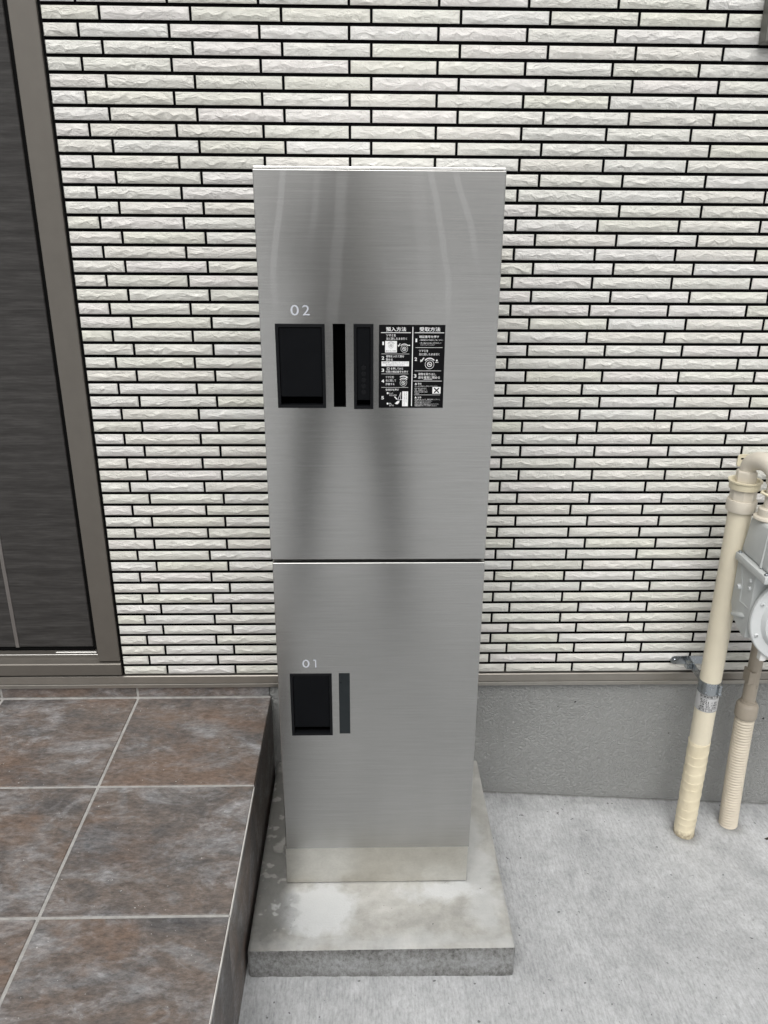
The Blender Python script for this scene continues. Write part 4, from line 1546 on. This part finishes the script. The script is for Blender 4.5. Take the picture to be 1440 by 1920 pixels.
def skin(name, joints, bones, mat, root=0):
    me_ = bpy.data.meshes.new(name)
    me_.from_pydata([j[0] for j in joints], bones, [])
    ob = bpy.data.objects.new(name, me_)
    COL.objects.link(ob)
    ob.modifiers.new('skin', 'SKIN')
    if not me_.skin_vertices:
        me_.skin_vertices.new()
    sv = me_.skin_vertices[0].data
    for i, j in enumerate(joints):
        sv[i].radius = (j[1], j[2] if len(j) > 2 else j[1])
        sv[i].use_root = (i == root)
    sub = ob.modifiers.new('subd', 'SUBSURF')
    sub.levels = sub.render_levels = 1
    dg = bpy.context.evaluated_depsgraph_get()
    m2 = bpy.data.meshes.new_from_object(ob.evaluated_get(dg))
    bpy.data.objects.remove(ob)
    m2.materials.clear()
    m2.materials.append(mat)
    m2.materials.append(M['trousers'])
    for p in m2.polygons:
        p.material_index = 1 if p.center.z < 0.93 else 0
    for p in m2.polygons:
        p.use_smooth = True
    return link_mesh(name, m2, mat, person)


M['cloth'] = plain('grey_jacket_cloth', (0.42, 0.42, 0.425), 0.9, spec=0.1, var=0.2)
M['trousers'] = plain('dark_trouser_cloth', (0.15, 0.152, 0.16), 0.9, spec=0.1, var=0.2)
M['skin'] = plain('skin', (0.42, 0.27, 0.20), 0.55, var=0.05)
M['hair'] = plain('brown_hair', (0.06, 0.045, 0.035), 0.5, var=0.2)
PX_, PY = -0.065, -2.02
B_ = [((PX_, PY, 0.92), 0.15, 0.11), ((PX_, PY, 1.12), 0.14, 0.10), ((PX_, PY, 1.32), 0.16, 0.105), ((PX_, PY + 0.01, 1.44), 0.075),
      ((PX_, PY + 0.03, 1.51), 0.052), ((PX_, PY + 0.05, 1.60), 0.085, 0.095), ((PX_, PY + 0.05, 1.69), 0.07, 0.08)]
E_ = [(0, 1), (1, 2), (2, 3), (3, 4), (4, 5), (5, 6)]
for s_ in (-1, 1):
    b_ = len(B_)
    B_ += [((PX_ + s_ * 0.10, PY, 0.84), 0.10), ((PX_ + s_ * 0.15, PY + 0.01, 0.46), 0.062), ((PX_ + s_ * 0.18, PY, 0.06), 0.045), ((PX_ + s_ * 0.20, PY + 0.16, 0.01), 0.04),
           ((PX_ + s_ * 0.19, PY, 1.38), 0.060), ((PX_ + s_ * 0.23, PY + 0.06, 1.12), 0.048), ((s_ * 0.075, PY + 0.34, 1.26), 0.034), ((s_ * 0.05, PY + 0.40, 1.28), 0.030)]
    E_ += [(0, b_), (b_, b_ + 1), (b_ + 1, b_ + 2), (b_ + 2, b_ + 3), (2, b_ + 4), (b_ + 4, b_ + 5), (b_ + 5, b_ + 6), (b_ + 6, b_ + 7)]
skin('body', B_, E_, M['cloth'])
bm = bmesh.new()
bmesh.ops.create_uvsphere(bm, u_segments=20, v_segments=14, radius=0.098, matrix=Matrix.Translation((PX_, PY + 0.035, 1.655)) @ Matrix.Diagonal((0.9, 1.05, 1.0, 1)))
from_bm('hair', bm, M['hair'], person, True)
box('phone', -0.036, 0.036, -1.612, -1.603, 1.165, 1.312, M['white'], person, 0.003, 2)
